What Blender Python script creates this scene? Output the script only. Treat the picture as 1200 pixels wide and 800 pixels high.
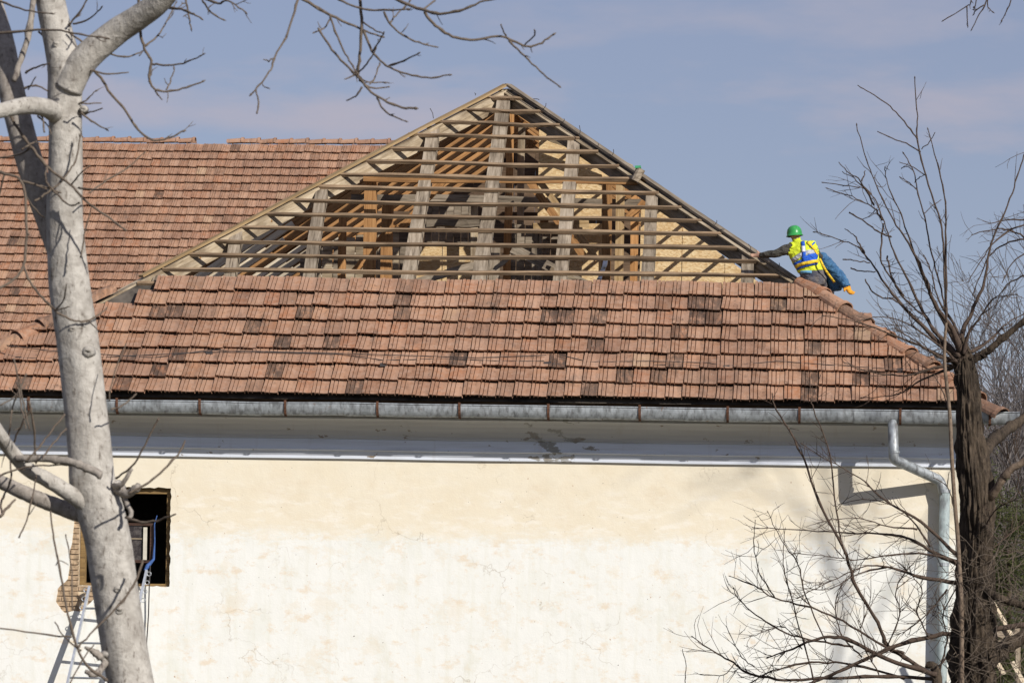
import bpy, bmesh, math, random
from mathutils import Vector, Matrix, Quaternion, geometry, noise
from mathutils.bvhtree import BVHTree
R = math.radians
rng = random.Random(7)
scene = bpy.context.scene
for o in list(bpy.data.objects): bpy.data.objects.remove(o)

# ------------------------------------------------------------------ camera
FPX, HORZ, ROLL, CAMZ = 4800.0, 750.0, 0.018, 3.0      # focal length in photo pixels, horizon row, roll, height
cd = bpy.data.cameras.new('camera'); cam = bpy.data.objects.new('camera', cd)
scene.collection.objects.link(cam); scene.camera = cam
cd.sensor_width = 36; cd.lens = 36*FPX/1200; cd.shift_y = (HORZ-400)/1200
cd.clip_end = 5000; cd.clip_start = 0.5
cam.matrix_world = Matrix.Translation((0, 0, CAMZ)) @ Matrix.Rotation(R(90), 4, 'X') @ Matrix.Rotation(ROLL, 4, 'Z')
cd.dof.use_dof = True; cd.dof.focus_distance = 62; cd.dof.aperture_fstop = 5.6

# ------------------------------------------------------------------ light
PSI = R(4.5)                                            # the building is turned this far from the view axis
BO = Vector((0, 60, 0))
BX = Vector((math.cos(PSI), -math.sin(PSI), 0)); BY = Vector((math.sin(PSI), math.cos(PSI), 0))
Lb = Vector((-.67, .70, -.56)).normalized()             # sunlight direction against the wall
L = BX*Lb.x + BY*Lb.y + Vector((0, 0, Lb.z))
SUN = -L
w = bpy.data.worlds.new('World'); scene.world = w; w.use_nodes = True
nt = w.node_tree; N = nt.nodes; N.clear()
out = N.new('ShaderNodeOutputWorld'); bg = N.new('ShaderNodeBackground'); sky = N.new('ShaderNodeTexSky')
sky.sky_type = 'NISHITA'; sky.sun_disc = False
sky.sun_elevation = math.asin(SUN.z); sky.sun_rotation = math.atan2(SUN.x, SUN.y)
sky.air_density = 1.0; sky.dust_density = 0.15; sky.ozone_density = 2.0; sky.altitude = 200
bg.inputs[1].default_value = 0.069
tc = N.new('ShaderNodeTexCoord')
mp = N.new('ShaderNodeMapping'); mp.inputs['Scale'].default_value = (11, 11, 42); mp.inputs['Location'].default_value = (11.43, 8.58, 11.56)
nz = N.new('ShaderNodeTexNoise'); nz.inputs['Scale'].default_value = 1.0; nz.inputs['Detail'].default_value = 6; nz.inputs['Roughness'].default_value = .55
cr = N.new('ShaderNodeValToRGB'); cr.color_ramp.elements[0].position = .50; cr.color_ramp.elements[1].position = .72
cr.color_ramp.elements[0].color = (.38, .38, .38, 1); cr.color_ramp.elements[1].color = (.85, .85, .85, 1)
tint = N.new('ShaderNodeMix'); tint.data_type = 'RGBA'; tint.blend_type = 'MULTIPLY'; tint.inputs[0].default_value = 1
tint.inputs[7].default_value = (.84, .86, 1.05, 1)
mix = N.new('ShaderNodeMix'); mix.data_type = 'RGBA'
mix.inputs[7].default_value = (6.2, 6.1, 7.4, 1)
nt.links.new(tc.outputs['Generated'], mp.inputs[0]); nt.links.new(mp.outputs[0], nz.inputs['Vector'])
sz_ = N.new('ShaderNodeSeparateXYZ'); nt.links.new(tc.outputs['Generated'], sz_.inputs[0])
def wm(op, a, b):
    q = N.new('ShaderNodeMath'); q.operation = op
    for i_, v_ in enumerate((a, b)):
        if isinstance(v_, (int, float)): q.inputs[i_].default_value = v_
        else: nt.links.new(v_, q.inputs[i_])
    return q.outputs[0]
c2 = N.new('ShaderNodeValToRGB'); c2.color_ramp.elements[0].position = .52; c2.color_ramp.elements[0].color = (0, 0, 0, 1); c2.color_ramp.elements[1].position = .68; c2.color_ramp.elements[1].color = (.33, .33, .33, 1)
nt.links.new(nz.outputs[0], c2.inputs[0])
band = N.new('ShaderNodeValToRGB'); be = band.color_ramp.elements          # the thin clouds lie low over the horizon
for _ in range(2): be.new(.5)
for e_, (p_, v_) in zip(be, ((.04, .2), (.105, 1.), (.128, 1.), (.145, .15))): e_.position = p_; e_.color = (v_, v_, v_, 1)
nt.links.new(sz_.outputs[2], band.inputs[0])
nt.links.new(nz.outputs[0], cr.inputs[0]); nt.links.new(cr.outputs[0], mix.inputs[0])
mix2 = N.new('ShaderNodeMix'); mix2.data_type = 'RGBA'; mix2.inputs[7].default_value = (7.6, 6.7, 7.4, 1)
nt.links.new(wm('MULTIPLY', c2.outputs[0], band.outputs[0]), mix2.inputs[0])
nt.links.new(sky.outputs[0], tint.inputs[6]); nt.links.new(tint.outputs[2], mix.inputs[6])
nt.links.new(mix.outputs[2], mix2.inputs[6]); nt.links.new(mix2.outputs[2], bg.inputs[0]); nt.links.new(bg.outputs[0], out.inputs[0])
sd = bpy.data.lights.new('sun', 'SUN'); sd.energy = 5.0; sd.angle = R(.53); sd.color = (1, .955, .885)
so = bpy.data.objects.new('sun', sd); scene.collection.objects.link(so)
so.rotation_euler = L.to_track_quat('-Z', 'Y').to_euler(); so.location = (30, -20, 40)
vs = scene.view_settings; vs.view_transform = 'Standard'; vs.look = 'None'; vs.exposure = 0.0; vs.gamma = 1
vs.use_curve_mapping = False

# ------------------------------------------------------------------ helpers: pixels of the photograph to places
cR, sR = math.cos(ROLL), math.sin(ROLL)
def ray(px, py):
    u, v = px-600, HORZ-py
    return Vector(((u*cR - v*sR)/FPX, 1, (u*sR + v*cR)/FPX))
CAM = Vector((0, 0, CAMZ))
def W(px, py, Y): return CAM + ray(px, py)*Y
def w2b(p): d = p-BO; return Vector((d.dot(BX), d.dot(BY), d.z))
def b2w(p): return BO + BX*p[0] + BY*p[1] + Vector((0, 0, p[2]))
CB = w2b(CAM)
def rayb(px, py):
    d = ray(px, py); return Vector((d.dot(BX), d.dot(BY), d.z))
def hit(px, py, n, c):
    d = rayb(px, py); n = Vector(n); return CB + d*((c - n.dot(CB))/n.dot(d))
def B(px, py, yb): return hit(px, py, (0, 1, 0), yb)
def zb(py, yb, px=600): return B(px, py, yb).z
YE = -.62
ZE = zb(471, YE)
T = .80
nF = Vector((0, -T, 1)).normalized()
def Fp(px, py, off=0): return hit(px, py, nF, nF.dot(Vector((0, YE, ZE))) + off)
A = Fp(594, 103)
def eave_x(px): return B(px, 471 + (px-600)*.013, YE).x
EL = Vector((eave_x(-92), YE, ZE)); ER = Vector((eave_x(1152), YE, ZE))
TL = (A.z-ZE)/(A.x-EL.x); TR = (A.z-ZE)/(ER.x-A.x)
nL = Vector((-TL, 0, 1)).normalized(); nR = Vector((TR, 0, 1)).normalized()
# ridge of the wing behind: same height as the apex
_d = rayb(270, 178); YR = (CB + _d*((A.z-CB.z)/_d.z)).y
def SL(x): return ZE + TL*(x-EL.x)
def SR(x): return ZE + TR*(ER.x-x)

# ------------------------------------------------------------------ helpers: meshes and objects
COL = scene.collection
class MB:
    def __init__(s): s.v = []; s.f = []
    def add(s, vs, fs):
        b = len(s.v); s.v += [tuple(v) for v in vs]; s.f += [tuple(i+b for i in f) for f in fs]; return s
    def box(s, c, d, jit=0):
        x, y, z = d[0]/2, d[1]/2, d[2]/2
        vs = [(c[0]+a*x, c[1]+b*y, c[2]+e*z) for a in (-1, 1) for b in (-1, 1) for e in (-1, 1)]
        if jit: vs = [tuple(q+rng.uniform(-jit, jit) for q in v) for v in vs]
        return s.add(vs, [(0,1,3,2),(4,6,7,5),(0,4,5,1),(2,3,7,6),(0,2,6,4),(1,5,7,3)])
    def prism(s, poly, vec):
        n = len(poly); a = [Vector(p) for p in poly]; b = [p+Vector(vec) for p in a]
        fs = [tuple(range(n))[::-1], tuple(range(n, 2*n))] + [(i, (i+1) % n, n+(i+1) % n, n+i) for i in range(n)]
        return s.add(a+b, fs)
    def tube(s, pts, rad, sides=6, cap=True, wob=0, seed=0, ridge=0):
        pts = [Vector(p) for p in pts]; n = len(pts)
        if n < 2: return s
        if not hasattr(rad, '__len__'): rad = [rad]*n
        t = (pts[1]-pts[0]).normalized()
        u = t.orthogonal().normalized(); vs = []
        for i, p in enumerate(pts):
            t2 = (pts[min(i+1, n-1)]-pts[max(i-1, 0)])
            if t2.length > 1e-9:
                t2.normalize(); q = t.rotation_difference(t2); u = (q @ u); t = t2
            u = (u - t*u.dot(t)).normalized(); v = t.cross(u)
            for k in range(sides):
                a = 2*math.pi*k/sides; r = rad[i]
                if wob:
                    dv = u*math.cos(a)+v*math.sin(a)
                    r *= 1 + wob*noise.noise(dv*1.3 + p*1.1 + Vector((seed, 0, 0))) 
                    if ridge: r *= 1 + ridge*(abs(noise.noise(Vector((a*5.2, p.z*1.6, seed)) ))-.25) + ridge*.5*noise.noise(Vector((a*14, p.z*5, seed)))
                vs.append(p + (u*math.cos(a)+v*math.sin(a))*r)
        fs = [(i*sides+k, i*sides+(k+1) % sides, (i+1)*sides+(k+1) % sides, (i+1)*sides+k) for i in range(n-1) for k in range(sides)]
        if cap: fs += [tuple(range(sides))[::-1], tuple((n-1)*sides+k for k in range(sides))]
        return s.add(vs, fs)
    def mesh(s, name, smooth=False):
        me = bpy.data.meshes.new(name); me.from_pydata(s.v, [], s.f); me.update()
        bm = bmesh.new(); bm.from_mesh(me); bmesh.ops.recalc_face_normals(bm, faces=bm.faces); bm.to_mesh(me); bm.free()
        if smooth: me.polygons.foreach_set('use_smooth', [True]*len(me.polygons))
        return me
    def obj(s, name, mat, parent=None, smooth=False):
        return link(name, s.mesh(name, smooth), mat, parent)
def link(name, me, mat=None, parent=None):
    o = bpy.data.objects.new(name, me); COL.objects.link(o)
    if mat is not None and not me.materials: me.materials.append(mat)
    if parent: o.parent = parent
    return o
def empty(name, loc=(0, 0, 0), rz=0):
    o = bpy.data.objects.new(name, None); COL.objects.link(o); o.location = loc; o.rotation_euler = (0, 0, rz); o.empty_display_size = .2
    return o
def tag(o, label=None, cat=None, group=None, kind=None):
    if label: o['label'] = label
    if cat: o['category'] = cat
    if group: o['group'] = group
    if kind: o['kind'] = kind
    return o
def beam(name, p0, p1, wd, ht, mat, parent, up=(0, 0, 1), rough=.006, segs=6, drop=0):
    """a hand-cut timber from p0 to p1: X of the object runs along it"""
    p0, p1 = Vector(p0), Vector(p1); x = (p1-p0); ln = x.length; x.normalize()
    y = Vector(up).cross(x).normalized(); z = x.cross(y)
    m = Matrix((x, y, z)).transposed().to_4x4(); m.translation = p0
    mb = MB(); vs = []; sd_ = rng.uniform(0, 99)
    for i in range(segs+1):
        q = i/segs
        oy = noise.noise(Vector((q*2.1, sd_, 0)))*rough*2; oz = noise.noise(Vector((q*2.1, sd_, 7)))*rough*2
        for a, b in ((-1, -1), (1, -1), (1, 1), (-1, 1)):
            j = noise.noise(Vector((q*6+a*3, sd_+b*5, 3)))*rough
            vs.append((q*ln, a*wd/2+oy+j, b*ht/2+oz+j-drop))
    fs = [(i*4+k, i*4+(k+1) % 4, i*4+4+(k+1) % 4, i*4+4+k) for i in range(segs) for k in range(4)]
    fs += [(0, 1, 2, 3), tuple(segs*4+k for k in (3, 2, 1, 0))]
    o = mb.add(vs, fs).obj(name, mat, parent); o.matrix_local = m
    return o

# ------------------------------------------------------------------ materials
class NT:
    def __init__(s, name):
        s.m = bpy.data.materials.new(name); s.m.use_nodes = True; s.t = s.m.node_tree; s.t.nodes.clear()
        s.o = s.t.nodes.new('ShaderNodeOutputMaterial'); s.b = s.t.nodes.new('ShaderNodeBsdfPrincipled')
        s.t.links.new(s.b.outputs[0], s.o.inputs[0])
    def n(s, typ, **kw):
        nd = s.t.nodes.new('ShaderNode'+typ)
        for k, v in kw.items(): setattr(nd, k, v)
        return nd
    def l(s, a, b): s.t.links.new(a, b)
    def coord(s, scale=(1, 1, 1), kind='Object', loc=(0, 0, 0), rnd=0):
        c = s.n('TexCoord'); m = s.n('Mapping'); m.inputs['Scale'].default_value = scale; m.inputs['Location'].default_value = loc
        src = c.outputs[kind]
        if rnd:
            i = s.n('ObjectInfo'); a = s.n('VectorMath', operation='ADD'); sc = s.n('VectorMath', operation='SCALE'); sc.inputs[3].default_value = rnd
            cx = s.n('CombineXYZ'); s.l(i.outputs['Random'], cx.inputs[0]); s.l(i.outputs['Random'], cx.inputs[1]); s.l(i.outputs['Random'], cx.inputs[2])
            s.l(cx.outputs[0], sc.inputs[0]); s.l(src, a.inputs[0]); s.l(sc.outputs[0], a.inputs[1]); src = a.outputs[0]
        s.l(src, m.inputs[0]); return m.outputs[0]
    def noise(s, vec, scale=5, detail=4, rough=.55, dist=0):
        nd = s.n('TexNoise'); nd.inputs['Scale'].default_value = scale; nd.inputs['Detail'].default_value = detail
        nd.inputs['Roughness'].default_value = rough; nd.inputs['Distortion'].default_value = dist
        if vec is not None: s.l(vec, nd.inputs['Vector'])
        return nd.outputs[0]
    def ramp(s, fac, stops, interp='LINEAR'):
        r = s.n('ValToRGB'); e = r.color_ramp.elements; r.color_ramp.interpolation = interp
        while len(e) < len(stops): e.new(.5)
        for i, (p, c) in enumerate(stops):
            e[i].position = p; e[i].color = (*c, 1) if hasattr(c, '__len__') else (c, c, c, 1)
        s.l(fac, r.inputs[0]); return r.outputs[0]
    def mix(s, fac, a, b, mode='MIX'):
        m = s.n('Mix', data_type='RGBA', blend_type=mode)
        for sock, v in ((m.inputs[0], fac), (m.inputs[6], a), (m.inputs[7], b)):
            if isinstance(v, (int, float)): sock.default_value = v
            elif isinstance(v, tuple): sock.default_value = (*v, 1)
            else: s.l(v, sock)
        return m.outputs[2]
    def math(s, op, a, b=None):
        m = s.n('Math', operation=op)
        for i, v in enumerate((a, b)):
            if v is None: continue
            if isinstance(v, (int, float)): m.inputs[i].default_value = v
            else: s.l(v, m.inputs[i])
        return m.outputs[0]
    def fin(s, col, rough=.8, bump=None, bs=.3, bd=.01, metal=0, spec=.3):
        if isinstance(col, tuple): s.b.inputs['Base Color'].default_value = (*col, 1)
        else: s.l(col, s.b.inputs['Base Color'])
        if isinstance(rough, (int, float)): s.b.inputs['Roughness'].default_value = rough
        else: s.l(rough, s.b.inputs['Roughness'])
        s.b.inputs['Metallic'].default_value = metal; s.b.inputs['Specular IOR Level'].default_value = spec
        if bump is not None:
            b = s.n('Bump'); b.inputs['Strength'].default_value = bs; b.inputs['Distance'].default_value = bd
            s.l(bump, b.inputs['Height']); s.l(b.outputs[0], s.b.inputs['Normal'])
        return s.m
def mat_wood(name, a, b, dark, grain=22, rough=.85, stain_shade=.5):
    t = NT(name); v = t.coord((.9, grain, grain), rnd=37); g = t.noise(v, 1.6, 5, .65, .6)
    c = t.ramp(g, [(.28, dark), (.45, a), (.62, b), (.8, a)])
    v2 = t.coord((1.2, 3, 3), rnd=61); n2 = t.noise(v2, 1.3, 5, .6)
    c = t.mix(t.math('MULTIPLY', t.ramp(n2, [(.45, 0.), (.66, 1.)]), stain_shade), c, dark)
    i = t.n('ObjectInfo'); br = t.ramp(i.outputs['Random'], [(0, .72), (1, 1.12)]); c = t.mix(1., c, br, 'MULTIPLY')
    return t.fin(c, rough, g, .6, .012)
M = {}
M['wood_grey'] = mat_wood('weathered_grey_wood', (.25, .20, .145), (.38, .315, .24), (.06, .045, .032), 12)
M['wood_batten'] = mat_wood('weathered_batten_wood', (.23, .15, .088), (.40, .29, .185), (.055, .036, .022), 34)
M['wood_brown'] = mat_wood('brown_timber', (.38, .19, .07), (.50, .27, .11), (.17, .08, .03), 20, stain_shade=.35)
M['wood_pale'] = mat_wood('pale_timber', (.42, .33, .215), (.55, .455, .33), (.13, .09, .055), 12, stain_shade=.8)  # strong dark mottling also stands in for shadow marks on the left hip
M['wood_new'] = mat_wood('whitened_timber', (.60, .50, .36), (.70, .61, .47), (.34, .25, .16), 16, stain_shade=.25)
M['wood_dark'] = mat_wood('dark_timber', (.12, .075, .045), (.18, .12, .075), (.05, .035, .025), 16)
M['wood_tan'] = mat_wood('tan_plank', (.40, .27, .13), (.50, .36, .20), (.18, .11, .05), 22, stain_shade=.3)
M['wood_frame'] = mat_wood('old_painted_window_timber', (.24, .15, .06), (.34, .22, .09), (.10, .06, .03), 26)
M['wood_sash'] = mat_wood('dark_brown_sash_wood', (.07, .035, .025), (.11, .06, .04), (.03, .02, .015), 26)

def mat_osb():
    t = NT('osb_board'); v = t.coord((9, 9, 9))
    vo = t.n('TexVoronoi', feature='F1'); vo.inputs['Scale'].default_value = 2.6; vo.inputs['Randomness'].default_value = 1
    nn = t.noise(v, 1.2, 2); mp_ = t.n('Mapping'); t.l(v, mp_.inputs[0]); mp_.inputs['Scale'].default_value = (1, 1, 2.3)
    t.l(mp_.outputs[0], vo.inputs['Vector'])
    c = t.ramp(vo.outputs['Color'], [(.1, (.50, .33, .15)), (.5, (.66, .48, .26)), (.9, (.74, .58, .34))])
    c = t.mix(t.ramp(t.noise(t.coord((1, 1, 1)), 2.2, 4), [(.4, .0), (.75, .5)]), c, (.48, .31, .14))
    return t.fin(c, .75, vo.outputs['Distance'], .4, .01)
M['osb'] = mat_osb()
def mat_tile(island, dkp=.905, nm=''):
    t = NT('clay_roof_tile_field'+nm if island else 'clay_roof_tile'+nm)
    if island: rnd = t.n('NewGeometry').outputs['Random Per Island']
    else: rnd = t.n('ObjectInfo').outputs['Random']
    g = t.n('NewGeometry'); pos = g.outputs['Position']
    wn = t.n('TexWhiteNoise', noise_dimensions='1D'); t.l(rnd, wn.inputs['W']); r2 = wn.outputs['Value']
    c = t.ramp(rnd, [(0, (.29, .150, .088)), (.22, (.40, .225, .138)), (.45, (.335, .180, .110)), (.7, (.43, .255, .165)), (.88, (.36, .160, .082)), (.975, (.41, .23, .138)), (1, (.47, .32, .20))])
    n1 = t.noise(pos, 9, 6, .65); n2 = t.noise(pos, 1.1, 4, .6); n3 = t.noise(pos, 38, 3, .6)
    c = t.mix(t.ramp(n1, [(.40, .0), (.62, .7)]), c, (.43, .28, .20))
    c = t.mix(t.ramp(n2, [(.42, .0), (.68, .5)]), c, (.19, .105, .075))
    # tiles stained black and rusty by soot: a few of them, in blotches of their own
    dk = t.ramp(r2, [(dkp-.12, 0.), (dkp-.11, .3), (dkp, .3), (dkp+.005, .7 if dkp > .6 else .55), (1, .9 if dkp > .6 else .6)])
    mpv = t.n('Mapping'); t.l(pos, mpv.inputs[0]); mpv.inputs['Scale'].default_value = (2.2, .5, .5)
    bl = t.ramp(t.noise(mpv.outputs[0], 7, 5, .65), [(.38, 1.), (.52, .8), (.64, .1)])
    f = t.math('MULTIPLY', dk, bl)
    c = t.mix(f, c, (.055, .042, .035))
    c = t.mix(t.math('MULTIPLY', dk, t.ramp(n3, [(.6, 0.), (.68, .5)])), c, (.50, .20, .06))
    c = t.mix(t.ramp(t.noise(mpv.outputs[0], 2.6, 6, .7), [(.56, 0.), (.70, .6)]), c, (.10, .07, .055))
    sp = t.ramp(t.noise(pos, 30, 2, .5), [(.70, 0.), (.74, .65)])
    c = t.mix(t.math('MULTIPLY', sp, .6), c, (.62, .56, .48))
    sp2 = t.ramp(t.noise(pos, 16, 5, .7), [(.33, .9), (.42, 0.)])
    c = t.mix(t.math('MULTIPLY', sp2, .8), c, (.09, .06, .045))
    return t.fin(c, .88, n3, .35, .006, spec=.2)
M['tile'] = mat_tile(False); M['tile_field'] = mat_tile(True); M['tile_hip'] = mat_tile(False, .45, '_hip'); M['tile_far'] = mat_tile(False, .985, '_far'); M['tile_field_far'] = mat_tile(True, .985, '_far')
def mat_wall():
    t = NT('old_lime_plaster'); v = t.coord(); sx = t.n('SeparateXYZ'); t.l(v, sx.inputs[0])
    zb0 = zb(638, 0)
    edge = t.noise(t.coord((1.1, 1, 3.6)), 1.3, 7, .68)
    h = t.math('SUBTRACT', sx.outputs[2], zb0)
    h = t.math('ADD', h, t.math('MULTIPLY', t.math('SUBTRACT', edge, .5), .62))
    up = t.ramp(t.math('ADD', h, t.math('MULTIPLY', t.math('SUBTRACT', t.noise(t.coord((6, 1, 16)), 1.5, 6, .75), .5), .5)), [(.0, 0.), (.10, .6), (.26, 1.)])
    ntan = t.noise(t.coord((1, 1, 1.4)), 1.2, 6, .62)
    tan = t.ramp(ntan, [(.3, (.77, .68, .52)), (.55, (.80, .725, .58)), (.75, (.73, .63, .47))])
    strk = t.noise(t.coord((2.2, 1, 7)), 1.1, 6, .68)
    wp = t.math('MULTIPLY', t.ramp(strk, [(.50, 0.), (.62, .9)]), t.ramp(h, [(.0, 1.), (.55, .75), (.95, .15)]))
    tan = t.mix(wp, tan, (.85, .80, .70))
    white = t.ramp(t.noise(t.coord((1.4, 1, 1.0)), 1.6, 6, .65), [(.3, (.84, .835, .79)), (.55, (.815, .81, .76)), (.72, (.74, .72, .63))])
    vert = t.noise(t.coord((9, 1, .7)), 1.0, 5, .6)
    white = t.mix(t.ramp(vert, [(.50, 0.), (.75, .4)]), white, (.70, .68, .56))
    blot = t.ramp(t.noise(t.coord((2.6, 1, 4.2), loc=(4, 0, 2)), 1.1, 6, .7), [(.55, 0.), (.66, .65)])
    white = t.mix(blot, white, (.74, .60, .43))
    gr = t.ramp(t.noise(t.coord((1.3, 1, 1.0), loc=(9, 0, 5)), .9, 5, .6), [(.55, 0.), (.75, .4)])
    white = t.mix(gr, white, (.62, .62, .50))
    c = t.mix(up, white, tan)
    spk = t.ramp(t.noise(t.coord((1, 1, 1)), 17, 2, .5), [(.735, 0.), (.76, .9)])
    c = t.mix(spk, c, (.42, .24, .12))
    spk2 = t.ramp(t.noise(t.coord((1, 1, 1), loc=(3, 1, 8)), 26, 1, .5), [(.77, 0.), (.79, .9)])
    c = t.mix(spk2, c, (.12, .09, .07))
    vc = t.n('TexVoronoi', feature='DISTANCE_TO_EDGE'); vc.inputs['Scale'].default_value = .55     # hairline cracks
    wv_ = t.n('VectorMath', operation='ADD'); nv = t.n('TexNoise'); nv.inputs['Scale'].default_value = 2.4; nv.inputs['Detail'].default_value = 6; t.l(v, nv.inputs['Vector'])
    t.l(v, wv_.inputs[0]); t.l(nv.outputs['Color'], wv_.inputs[1]); t.l(wv_.outputs[0], vc.inputs['Vector'])
    crk = t.math('MULTIPLY', t.ramp(vc.outputs['Distance'], [(.0, 1.), (.006, 0.)]), t.ramp(t.noise(v, .9, 3, .6), [(.48, 0.), (.6, .5)]))
    c = t.mix(crk, c, (.36, .29, .2))
    pat = t.ramp(t.noise(t.coord((1.6, 1, 2.2), loc=(7, 0, 1)), 1.0, 7, .72), [(.545, 0.), (.56, .20), (.62, .34)])   # worn patches with an edge
    c = t.mix(pat, c, (.76, .66, .50))
    fine = t.noise(v, 40, 4, .7); mid = t.noise(v, 4, 5, .6)
    b = t.math('ADD', t.math('MULTIPLY', fine, .25), mid)
    return t.fin(c, .93, b, .35, .02, spec=.15)
M['wall'] = mat_wall()
def mat_cornice():
    t = NT('painted_cornice'); v = t.coord(); sx = t.n('SeparateXYZ'); t.l(v, sx.inputs[0])
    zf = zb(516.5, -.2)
    base = t.mix(t.ramp(t.math('SUBTRACT', sx.outputs[2], zf), [(.0, 0.), (.01, 1.)]), (.74, .78, .86), (.55, .545, .54))  # bluish fascia, grey moulding above: skylight and shade put into the paint colour
    st = t.noise(t.coord((.8, 1, 14)), 1.2, 5, .6); base = t.mix(t.ramp(st, [(.45, 0.), (.75, .35)]), base, (.34, .33, .33))
    dr = t.noise(t.coord((6, 1, .4)), 1.2, 4, .6); base = t.mix(t.ramp(dr, [(.6, 0.), (.8, .3)]), base, (.34, .26, .2))
    pn = t.noise(t.coord((2.2, 1, 5)), 1.6, 6, .62)
    xc = t.math('ABSOLUTE', t.math('SUBTRACT', sx.outputs[0], B(655, 510, -.2).x))
    near = t.ramp(xc, [(.05, .15), (.7, 0.)])
    pf = t.ramp(t.math('ADD', pn, near), [(.655, 0.), (.67, 1.)])
    c = t.mix(pf, base, t.mix(t.ramp(pn, [(.6, 0.), (.75, 1.)]), (.34, .33, .31), (.26, .19, .13)))
    return t.fin(c, .6, pf, -.4, .008)
M['cornice'] = mat_cornice()
def mat_zinc(name, a=(.30, .32, .33), b=(.48, .51, .53), paint=False):
    t = NT(name); v = t.coord((2, 2, 2), rnd=13); n = t.noise(v, 5, 6, .7); n2 = t.noise(t.coord((9, 9, 3)), 2, 4)
    c = t.ramp(n, [(.3, a), (.6, b), (.8, (.52, .54, .54))])
    c = t.mix(t.ramp(n2, [(.48, 0.), (.66, .75)]), c, (.16, .16, .16))
    c = t.mix(t.ramp(t.noise(t.coord((3, 3, 3), rnd=4), 3, 5), [(.66, 0.), (.74, .7)]), c, (.28, .13, .05))
    return t.fin(c, t.ramp(n, [(.3, .42), (.7, .62)]), n2, .15, .005, metal=.0 if paint else .45, spec=.5)
M['zinc'] = mat_zinc('galvanised_zinc'); M['zinc_paint'] = mat_zinc('faded_painted_pipe', (.27, .33, .325), (.40, .46, .455), True)
def mat_plain(name, col, rough=.7, var=.15, scale=8, metal=0, spec=.3, bs=.2):
    t = NT(name); n = t.noise(t.coord((1, 1, 1), rnd=9), scale, 5, .6)
    lo = tuple(c*(1-var*1.6) for c in col); hi = tuple(min(1, c*(1+var)) for c in col)
    return t.fin(t.ramp(n, [(.3, lo), (.7, hi)]), rough, n, bs, .01, metal, spec)
M['rust'] = mat_plain('rusty_iron', (.13, .06, .035), .85, .4, 30)
M['dark'] = mat_plain('dark_underlay', (.035, .03, .028), .95)
M['felt'] = mat_plain('dark_felt', (.10, .085, .07), .95, .4, 4)
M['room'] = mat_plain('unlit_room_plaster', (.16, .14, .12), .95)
M['brick'] = mat_plain('old_brick', (.46, .33, .21), .92, .35, 14, bs=.5)
M['mortar'] = mat_plain('lime_mortar', (.56, .46, .33), .95, .3, 12, bs=.5)
M['alu'] = mat_plain('aluminium', (.66, .68, .70), .38, .12, 12, metal=.8)
M['wire'] = mat_plain('dark_wire', (.05, .045, .045), .6)
M['blue'] = mat_plain('blue_cloth', (.05, .11, .30), .8, .3)
M['glass'] = None
def mat_bark(name, a, b, dk, scale=(5, 5, 1.3), bs=.5, blotch=.5, scars=False):
    t = NT(name); v = t.coord(scale); n = t.noise(v, 2.2, 7, .65, .4); n2 = t.noise(t.coord((1, 1, 1)), 2.1, 5, .6); n3 = t.noise(t.coord((1, 1, .35)), 24, 4, .7)
    c = t.ramp(n, [(.3, a), (.6, b)]); c = t.mix(t.math('MULTIPLY', t.ramp(n2, [(.5, 0.), (.68, 1.)]), blotch), c, a)
    if scars:       # short horizontal bark scars
        n4 = t.noise(t.coord((3.5, 3.5, 26)), 1.3, 3, .5, .3); c = t.mix(t.ramp(n4, [(.70, 0.), (.73, .7)]), c, dk)
    c = t.mix(t.ramp(n3, [(.57, 0.), (.68, .8)]), c, dk)
    return t.fin(c, .85, t.math('ADD', n, t.math('MULTIPLY', n3, .6)), bs, .03, spec=.2)
M['bark_pale'] = mat_bark('pale_grey_bark', (.27, .245, .215), (.48, .45, .405), (.09, .07, .055), (4, 4, 5), .6, .7, True)
M['bark_limb'] = mat_bark('grey_limb_bark', (.20, .175, .15), (.36, .32, .28), (.09, .07, .06), (8, 8, 8), .4)
M['twig'] = mat_bark('twig_bark', (.085, .066, .052), (.165, .13, .10), (.04, .03, .025), (20, 20, 20), .2)
M['bark_sap'] = mat_bark('brown_sapling_bark', (.12, .085, .06), (.22, .165, .12), (.06, .04, .03), (9, 9, 9), .3)
M['bark_dark'] = mat_bark('dark_furrowed_bark', (.022, .017, .013), (.105, .078, .055), (.012, .009, .008), (16, 16, 1.8), 1., .8)
M['twig_dark'] = mat_bark('dark_twig_bark', (.045, .032, .026), (.10, .07, .052), (.03, .02, .018), (20, 20, 20), .2)
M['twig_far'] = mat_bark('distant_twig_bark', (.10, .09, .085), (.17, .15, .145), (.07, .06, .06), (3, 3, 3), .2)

# ------------------------------------------------------------------ ground
g = MB(); nseg = 48
g.add([(0, 60, 0)] + [(1500*math.cos(2*math.pi*k/nseg), 60+1500*math.sin(2*math.pi*k/nseg), 0) for k in range(nseg)], [(0, 1+k, 1+(k+1) % nseg) for k in range(nseg)])
t_ = NT('dry_spring_grass'); n_ = t_.noise(t_.coord(), .35, 6, .65); n2_ = t_.noise(t_.coord(), 6, 5, .7)
gm = t_.fin(t_.mix(t_.ramp(n2_, [(.35, 0.), (.7, .8)]), t_.ramp(n_, [(.35, (.05, .055, .025)), (.65, (.10, .085, .05))]), (.08, .065, .045)), .95, n2_, .8, .05)
tag(g.obj('ground', gm), kind='structure')

# ================================================================== THE BUILDING
house = empty('old_building', BO, -PSI)
tag(house, 'old cream plastered building whose hip roof is half stripped to the timbers', 'building')

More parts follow.
